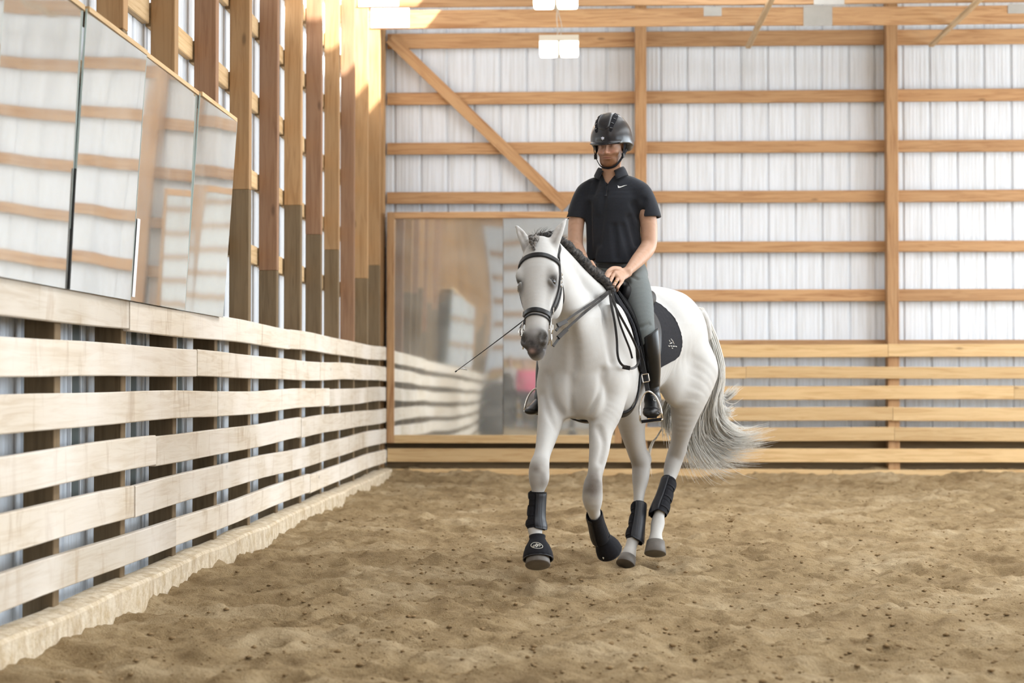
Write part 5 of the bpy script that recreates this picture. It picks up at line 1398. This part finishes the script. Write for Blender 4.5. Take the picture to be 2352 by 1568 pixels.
# collar leaves draped on the shirt, placket, button, mark
def onshirt(pix, off): return hit([q[0] for q in pix], [q[1] for q in pix], off, Sf, 10.38, 10.85)
def patch(name, rows, th, mat, parent, off=.004):
    "rows of pixel points -> a small thick panel on the shirt"
    p = [onshirt(r, off) for r in rows]; n, m = len(p), len(p[0]); q = np.concatenate(p)
    g = Sf.grad(q); o = q + g * th; k = n * m; f = []
    for i in range(n - 1):
        for j in range(m - 1): a = i * m + j; f += [(a + k, a + m + k, a + m + 1 + k, a + 1 + k), (a, a + 1, a + m + 1, a + m)]
    for j in range(m - 1): f += [(j, j + 1, j + 1 + k, j + k), ((n - 1) * m + j + 1, (n - 1) * m + j, (n - 1) * m + j + k, (n - 1) * m + j + 1 + k)]
    for i in range(n - 1): f += [((i + 1) * m, i * m, i * m + k, (i + 1) * m + k), (i * m + m - 1, (i + 1) * m + m - 1, (i + 1) * m + m - 1 + k, i * m + m - 1 + k)]
    o_ = MB().add(np.concatenate([q, o]).tolist(), f).build(name, mat, parent, True)
    return o_
# collar: a band round the neck that turns down into two leaves
def collar():
    mb = MB(); nb = unit((0, .25, 1)); c0 = V3(P(1404, 402, 10.635)); n = 40; V = []
    lay = [(.000, .072, .030), (.006, .078, .038), (.016, .086, .026), (.026, .098, .000), (.030, .104, -.014)]
    for i in range(n + 1):
        an = math.radians(-68 + 316 * i / n) ; a = an + math.pi / 2 * 0
        # angle measured from rider front: opening centred on the throat
        th = math.radians(28 + 304 * i / n); d = rf_ * math.cos(th) + rl_ * math.sin(th) * -1
        fr = max(0, math.cos(th)) ** 2
        for r, rad, z in lay:
            V.append(tuple(c0 + d * (rad + .012 * fr * (z < .01)) + np.array([0, 0, z - .030 * fr * (1 if z < .03 else .9) + .010 * (1 - fr)])))
    m = len(lay); F_ = [(i * m + j, i * m + j + 1, (i + 1) * m + j + 1, (i + 1) * m + j) for i in range(n) for j in range(m - 1)]
    o = mb.add(V, F_).build('collar', M['shirt'], shirt, True); s = o.modifiers.new('t', 'SOLIDIFY'); s.thickness = .004; s.offset = 0
    return o
collar()
patch('placket', [[(1391.5, y), (1396, y)] if y < 430 else [(1390 - (y - 430) * .06, y), (1395.5 - (y - 430) * .06, y)] for y in (420, 426, 434, 442, 450)], .003, M['shirt'], shirt, .001)
bt = onshirt([(1394, 425)], .006)[0]; MB().tube([tuple(bt), tuple(bt + rf_ * .003)], .004, 10).build('button', M['neoprene'], shirt)
M['white_print'] = simple('white_print', rgb(.88, .88, .88), .6)
sw = [((1418.6, 425.0), (1419.4, 430.6)), ((1420.5, 427.0), (1421.5, 431.6)), ((1423.5, 428.2), (1424.5, 430.9)), ((1427, 427.8), (1427.8, 429.8)), ((1431, 426.4), (1431.6, 428.2)), ((1435, 425.4), (1435.4, 426.5)), ((1440, 425.0), (1440.2, 425.3))]
patch('chest_mark', [[a, b] for a, b in sw], .0015, M['white_print'], shirt, .002)

# breeches
M['breeches'] = simple('grey_breeches', rgb(.135, .150, .150), .8, noise=(150, 1.35), spec=.25)
M['breeches_dark'] = simple('charcoal_breeches_panel', rgb(.045, .048, .052), .85, noise=(150, 1.35))
Bf = Field((-.42, 10.16, 1.30), (.60, 10.95, 2.02), .0048)
Bf.chain([R5(1415, 588, 10.67, .150, .105), R5(1417, 610, 10.67, .158, .115), R5(1421, 638, 10.68, .172, .13), R5(1424, 660, 10.69, .15, .12)], side=rl_, k=.04, cap=.5)
TL = [R5(1452, 630, 10.62, .085, .095), R5(1460, 662, 10.49, .090, .092), R5(1470, 700, 10.39, .080, .080), R5(1477, 735, 10.32, .066, .070), R5(1483, 765, 10.285, .056, .062), R5(1486, 785, 10.28, .050, .056)]
TR_ = [R5(1388, 636, 10.72, .085, .095), R5(1350, 665, 10.68, .092, .092), R5(1310, 705, 10.62, .080, .078), R5(1280, 740, 10.57, .064, .066), R5(1262, 768, 10.54, .056, .06)]
Bf.chain(TL, side=rl_, k=.05); Bf.chain(TR_, side=rl_, k=.05)
for a_, b_, r_ in (((1440, 628), (1462, 640), .006), ((1425, 622), (1445, 650), .006), ((1470, 752), (1492, 744), .006)):
    q = []
    for k in range(3):
        x, y = a_[0] + (b_[0] - a_[0]) * k / 2, a_[1] + (b_[1] - a_[1]) * k / 2; h = hit([x], [y], 0, Bf, 10.2, 10.9)[0]; q.append((*h, r_, r_))
    Bf.chain(q, side=(1, 0, 0), k=.02, cut=True)
Bf.plane(P(1415, 596, 10.66), (0, 0, 1), .006, (-.2, 10.4, 1.8), (.6, 10.95, 2.02))
Vt, Ft = Bf.surface(); Vt = taubin(Vt, Ft, 2)
br = bigmesh('breeches', Vt, Ft, M['breeches'], person)
def drape_on(fld, name, pix, w, th, mat, parent, off=.002, ya=10.1, yb=10.95, sub=5):
    p = hit([q[0] for q in pix], [q[1] for q in pix], off, fld, ya, yb); p = p[np.abs(fld.sample(p) - off) < .006]; p = resample(catmull(p, sub), .008); g = fld.grad(p); mb = MB(); strap_geo(mb, p, g, w, th); return mb.build(name, mat, parent)
drape_on(Bf, 'waistband', [(1352, 604), (1375, 610), (1400, 612), (1430, 611), (1460, 608), (1482, 604)], .022, .004, M['breeches_dark'], br, .001)

# tall boots
M['tall_boot'] = simple('polished_black_boot', rgb(.007, .007, .007), .30, noise=(30, 1.7), spec=.4)
def tall_boot(sh, label, top_cut):
    lo = np.array([r[:3] for r in sh['leg'] + sh['foot']]).min(0) - .10; hi = np.array([r[:3] for r in sh['leg'] + sh['foot']]).max(0) + .10
    f = Field(lo, hi, .0042); f.chain(sh['leg'], side=rl_, k=.01, cap=.4); f.chain(sh['foot'], side=rl_, k=.03, cap=.7)
    for c in sh['heel']: f.ell(c[0], c[1], None, .01)
    for w in sh.get('wr', []): f.chain(w, side=rl_, k=.010, cut=True)
    f.plane(top_cut[0], top_cut[1], .004)
    v, F_ = f.surface(); v = taubin(v, F_, 1); o = bigmesh('tall_boot', v, F_, M['tall_boot'], person); tag(o, label); return o, f
LB = dict(leg=[R5(1488, 745, 10.285, .062, .068), R5(1490, 775, 10.285, .064, .068), R5(1493, 810, 10.30, .062, .066), R5(1497, 845, 10.335, .054, .058), R5(1499, 875, 10.36, .045, .050), R5(1499, 900, 10.37, .044, .052), R5(1499, 918, 10.37, .045, .058)],
          foot=[R5(1500, 918, 10.41, .040, .045), R5(1499, 925, 10.35, .046, .042), R5(1498, 938, 10.27, .050, .036), R5(1497, 947, 10.20, .054, .030), R5(1496, 950, 10.16, .044, .024)],
          heel=[(P(1500, 931, 10.415), (.034, .034, .038))], wr=[[R5(1482, 889, 10.32, .005, .006), R5(1498, 893, 10.31, .006, .007), R5(1514, 887, 10.33, .005, .006)], [R5(1484, 903, 10.31, .004, .005), R5(1500, 906, 10.31, .006, .006), R5(1514, 900, 10.32, .004, .005)]])
lb, LBf = tall_boot(LB, 'tall black left boot', (P(1487, 768, 10.27), (-.55, -.1, 1)))
RB = dict(leg=[R5(1262, 752, 10.56, .060, .066), R5(1258, 800, 10.55, .060, .062), R5(1250, 850, 10.55, .052, .056), R5(1246, 885, 10.54, .043, .048), R5(1244, 910, 10.53, .043, .05)],
          foot=[R5(1246, 915, 10.56, .040, .045), R5(1240, 925, 10.51, .044, .040), R5(1230, 936, 10.45, .046, .032), R5(1222, 942, 10.41, .048, .026), R5(1219, 944, 10.39, .040, .02)],
          heel=[(P(1246, 930, 10.59), (.034, .034, .035))])
tall_boot(RB, 'tall black right boot', (P(1262, 762, 10.54), (.2, 0, 1)))
for pts in ([(1478, 939), (1488, 936), (1498, 935), (1508, 937), (1518, 942)],): drape_on(LBf, 'toe_seam', pts, .010, .002, M['worn_leather'], lb, .001)
drape_on(LBf, 'sole', [(1476, 954), (1486, 957), (1497, 958), (1508, 957), (1518, 954)], .010, .006, M['neoprene'], lb, .001)
c = hit([1505], [917], .006, LBf, 10.1, 10.7)[0]; MB().tube([tuple(c + np.array([.012 * math.cos(TAU * k / 12), 0, .009 * math.sin(TAU * k / 12)])) for k in range(12)], .0018, 5, True).build('spur_stud', M['steel'], lb, True)

# helmet
hm_ = Field(V3(H(0, -.07, .06)) - .24, V3(H(0, -.07, .06)) + .24, .0038)
HC = H(.004, -.080, .030)
hm_.ell(HC, (.124, .152, .158), AX, .0)
hm_.plane(H(0, .02, .008), -hU + hF * .04, .006)
vis = [(*H(-.085, .035, .010), .010, .006), (*H(-.05, .072, .006), .010, .006), (*H(0, .092, .004), .012, .006), (*H(.05, .072, .006), .010, .006), (*H(.085, .035, .010), .010, .006)]
hm_.chain([(*H(-.075, .02, .014), .03, .006), (*H(-.035, .052, .010), .034, .006), (*H(.0, .062, .008), .036, .006), (*H(.035, .052, .010), .034, .006), (*H(.075, .02, .014), .03, .006)], side=hF, k=.012)
hm_.ell(H(.004, -.165, -.010), (.092, .052, .055), AX, .02)
for s in (1, -1): hm_.ell(H(.092 * s, -.120, -.005), (.030, .055, .040), AX, .03)
hm_.ell(H(0, -.075, .005), (.092, .112, .092), AX, .004, cut=True)
# raised centre ridge and side vents
hm_.chain([(*H(.0, .040, .120), .026, .006), (*H(0, .010, .155), .030, .006), (*H(0, -.04, .182), .032, .006), (*H(0, -.12, .172), .03, .006)], side=hL, k=.035)
Vm, Fm = hm_.surface(); Vm = taubin(Vm, Fm, 1)
M['helmet'] = simple('matt_black_helmet', rgb(.012, .0125, .016), .27, spec=.55)
hel = bigmesh('riding_helmet', Vm, Fm, M['helmet'], person)
def onhel(path, off):
    p, g = hm_.drape([H(*q) for q in path], off, 25); return p, g
for s in (1, -1):
    path = [(.046 * s, .060, .085), (.056 * s, .044, .118), (.060 * s, .012, .152), (.056 * s, -.03, .175), (.050 * s, -.06, .182)]
    p, g = onhel([tuple(x) for x in catmull(path, 5)], .0005); mb = MB(); strap_geo(mb, p, g, np.interp(np.linspace(0, 1, len(p)), [0, .2, .8, 1], [.014, .026, .032, .024]), .0035)
    v = mb.build('vent_panel', M['neoprene'], hel)
    for t in (3, 7, 11, 15):
        if t < len(p) - 1:
            a = np.cross(g[t], p[t + 1] - p[t]); a /= np.linalg.norm(a); q = [tuple(p[t] + a * x + g[t] * .003) for x in (-.008, .008)]; MB().tube(q, .0042, 6).build('vent_slot', M['helmet'], v)
bp, bg_ = onhel([(.0, .08, .045)], .001); bb = bp[0]
mb = MB(); a = hL; b2 = unit(np.cross(bg_[0], a))
for k in range(6): an = TAU * k / 6 + .5; r = .0105 if k % 2 == 0 else .0095; mb.tube([tuple(bb), tuple(bb + (a * math.cos(an) + b2 * math.sin(an)) * r + bg_[0] * .001)], [.0030, .0028], 6)
tag(mb.build('front_badge', simple('white_badge', rgb(.80, .82, .95), .4), hel, True), 'small white star-like badge')
# harness
def fstrap(name, pts, w=.012, th=.003, par=None):
    p = resample(catmull([H(*q) for q in pts], 6), .006)
    for _ in range(20):
        d = B.sample(p); m = d < .002
        if not m.any(): break
        p[m] += B.grad(p[m]) * (.002 - d[m])[:, None]
    mb = MB(); c = H(0, -.08, -.03); strap_geo(mb, p, p - c, w, th); return mb.build(name, M['neoprene'], par or hel)
for s in (1, -1):
    fstrap('chin_strap', [(.098 * s, -.045, .005), (.094 * s, -.035, -.035), (.082 * s, -.030, -.075), (.055 * s, -.010, -.115), (.03 * s, .0, -.131), (.0, .004, -.136)], .017)
    fstrap('chin_strap', [(.100 * s, -.105, .005), (.096 * s, -.080, -.030), (.090 * s, -.045, -.060), (.082 * s, -.030, -.078)], .020)
    MB().box((-.006, -.012, -.014), (.006, .012, .014), Matrix((hL, hF, hU)).transposed(), Vector(H(.088 * s, -.034, -.066))).build('strap_slider', M['black_leather'], hel)

# whip carried in the right hand
wp = empty('dressage_whip', tuple(P(1352, 620, 10.33)), 'thin black dressage whip held in the rider\'s right hand, tip pointing down left', 'whip')
a, b = V3(P(1368, 602, 10.33)), V3(P(1048, 852, 10.42))
MB().tube([tuple(a + (b - a) * t + np.array([0, 0, -.012 * math.sin(t * 3.14)])) for t in np.linspace(0, 1, 16)], list(np.interp(np.linspace(0, 1, 16), [0, .12, .2, 1], [.008, .007, .0045, .002])), 7).build('shaft', M['black_leather'], wp, True)
MB().tube([tuple(b - (b - a) * .003), tuple(b + (b - a) * .008)], .0045, 7).build('tip_cap', M['black_leather'], wp, True)
ls = [P(1052, 850, 10.42), P(1058, 847, 10.42), P(1066, 847, 10.42), P(1073, 849, 10.42)]
MB().tube(ls, [.0015, .002, .006, .003], 6).build('tassel', M['white_print'], wp, True)
# ================================================================== people and things at the near end, seen in the big mirror
def bystander(x, y, shirt_c, trouser_c, hair_c, label, h=1.68, arm_up=0.0):
    e = empty('person', (x, y, .02), label, 'person'); k = h / 1.72; f = Field((x - .38, y - .25, .0), (x + .38, y + .30, h + .05), .012)
    Z = lambda a: .02 + a * k
    X_ = (1, 0, 0)
    f.ell((x, y, Z(1.60)), (.075, .092, .115), None, .01); f.ell((x, y + .02, Z(1.53)), (.055, .065, .07), None, .02); f.ell((x, y + .10, Z(1.58)), (.012, .02, .022), None, .01)
    f.chain([(x, y - .01, Z(1.52), .05), (x, y - .01, Z(1.40), .06)], side=X_, k=.02)
    f.chain([(x, y, Z(1.38), .16, .09), (x, y, Z(1.20), .165, .11), (x, y, Z(1.02), .14, .10), (x, y, Z(.88), .165, .12)], side=X_, k=.04, cap=.5)
    for s in (1, -1):
        f.chain([(x + .17 * s, y, Z(1.38), .05), (x + .225 * s, y, Z(1.12), .042), (x + (.23 - arm_up * .1) * s, y + .04 + arm_up, Z(.90 + arm_up), .034), (x + (.225 - arm_up * .2) * s, y + .07 + arm_up * 1.2, Z(.82 + arm_up), .03)], side=X_, k=.03)
        for q in range(4): f.chain([(x + (.225 - arm_up * .2) * s + (q - 1.5) * .012, y + .08 + arm_up * 1.2, Z(.80 + arm_up), .01), (x + (.22 - arm_up * .2) * s + (q - 1.5) * .012, y + .09 + arm_up * 1.3, Z(.73 + arm_up), .009)], k=.004, sub=1)
        f.chain([(x + .09 * s, y, Z(.90), .09), (x + .10 * s, y + .01, Z(.50), .062), (x + .10 * s, y - .01, Z(.10), .045), (x + .10 * s, y, Z(.05), .045)], side=X_, k=.03)
        f.chain([(x + .10 * s, y - .03, Z(.04), .04, .035), (x + .11 * s, y + .15, Z(.03), .045, .03)], side=X_, k=.02)
    v, q = f.surface(); bigmesh('body', v, q, M['skin'], e, np.tile(np.array([.62, .40, .30]), (len(v), 1)))
    def shell(name, zr, off, mat, cutn=None):
        g = Field(f.lo, f.lo + (f.n - 1) * f.vs, f.vs); g.n = f.n; g.a = f.a - off
        g.plane((x, y, zr[0]), (0, 0, -1), .004); g.plane((x, y, zr[1]), (0, 0, 1), .004)
        a, b = g.surface(); bigmesh(name, a, b, mat, e)
    shell('shirt', (Z(.86), Z(1.43)), .012, simple(name='shirt_cloth', col=shirt_c, rough=.8))
    shell('trousers', (Z(.10), Z(.93)), .013, simple(name='trouser_cloth', col=trouser_c, rough=.8)) if not arm_up else shell('trousers', (Z(.10), Z(.84)), .013, simple(name='trouser_cloth', col=trouser_c, rough=.8))
    hh = Field((x - .2, y - .25, Z(1.2)), (x + .2, y + .2, Z(1.8)), .010)
    hh.ell((x, y - .02, Z(1.63)), (.092, .105, .115), None, .01); hh.ell((x, y - .085, Z(1.50)), (.07, .045, .13), None, .03); hh.plane((x, y + .045, Z(1.60)), (0, 1, -.25), .01)
    a, b = hh.surface(); bigmesh('hair', a, b, simple(name='hair_brown', col=hair_c, rough=.6, noise=(60, 1.8)), e)
    return e
bystander(-1.36, -1.95, rgb(.78, .10, .22), rgb(.04, .045, .06), rgb(.16, .08, .04), 'bystander in a pink shirt, reflected in the big end mirror', 1.66)
bystander(-1.84, -2.42, rgb(.75, .72, .70), rgb(.05, .05, .06), rgb(.30, .20, .11), 'bystander in a pale shirt beside the pink one, seen in the mirror', 1.70)
M['plastic_black'] = simple('black_plastic', rgb(.02, .022, .024), .5)
for k, (x, y, z, lb) in enumerate([(-2.0, -1.35, .02, 'lowest black plastic jump block of the stack by the left wall'), (-2.0, -1.35, .45, 'middle black plastic jump block of the stack by the left wall'), (-2.0, -1.35, .88, 'top black plastic jump block of the stack by the left wall'), (-1.05, -1.2, .02, 'black plastic jump block at the bystanders\' feet, seen in the mirror')]):
    e = empty('jump_block', (x, y, z), lb, 'jump block')
    boxobj('block_body', (x - .28, y - .35, z), (x + .28, y + .35, z + .36), M['plastic_black'], e, .03)
    boxobj('block_cap', (x - .20, y - .28, z + .361), (x + .20, y + .28, z + .42), M['plastic_black'], e, .02)
# rear wall framing reflected in the mirrors
for k, z in enumerate((1.55, 2.15, 2.75, 3.35, 3.95, 4.55)):
    tag(board('rear_wall_girt', 'X', -2.3, X1 - .1, (Y0 + .01, z), (Y0 + .05, z + .14), M['woodX'], .002, 500 + k), 'timber girt of the rear wall behind the photographer, %s from the bottom' % FROM[k], 'girt', 'girts of the rear wall')
for r in range(6):
    zb, zt = ROWS_L[r]
    tag(board('rear_kick_board', 'X', -2.3, X1 - .1, (Y0 + .20, zb), (Y0 + .24, zt), M['kickX'], .004, 520 + r), 'kick board across the rear wall behind the photographer, %s row' % ORD[r], 'kick board', 'kick boards of the rear wall')
for k, x in enumerate((.6, 3.6, 6.6, 9.6)):
    boxobj('rear_wall_post', (x - .07, Y0 + .055, -.1), (x + .07, Y0 + .19, 5.9), M['woodZ']); tag(COL.objects[-1], 'timber post of the rear wall behind the photographer, %s one' % FROM[k], 'post', 'posts of the rear wall')

# dirt thrown up behind the hooves
def dirt():
    m = MB(); r = random.Random(9)
    spots = [(1619, 1121, 2), (1622, 1120, 2), (1640, 1130, 2), (1672, 1169, 3), (1682, 1195, 5), (1675, 1218, 4), (1674, 1225, 3), (1676, 1240, 2), (1680, 1265, 4), (1668, 1180, 2), (1655, 1143, 1.5), (1425, 1200, 2), (1419, 1203, 2), (1427, 1236, 1.6), (1405, 1155, 1.5)]
    for a, b, s in spots + [(r.gauss(1672, 8), r.uniform(1165, 1275), r.uniform(.6, 1.6)) for _ in range(46)]:
        c = P(a, b, 11.2); s = s * .0022; st = 2.2 if (a, b) == (1682, 1195) else 1
        t = [Vector((r.uniform(.7, 1.4) * x * st, r.uniform(.7, 1.2) * y, r.uniform(.7, 1.3) * z + x * (st - 1) * .8)) * s for x, y, z in ((1, 0, 0), (-1, 0, 0), (0, 1, 0), (0, -1, 0), (0, 0, 1), (0, 0, -1))]
        m.add([c + q for q in t], [(0, 2, 4), (2, 1, 4), (1, 3, 4), (3, 0, 4), (2, 0, 5), (1, 2, 5), (3, 1, 5), (0, 3, 5)])
    tag(m.build('thrown_dirt', M['clod']), 'specks of dirt thrown into the air behind the horse', 'dirt', kind='stuff')
dirt()
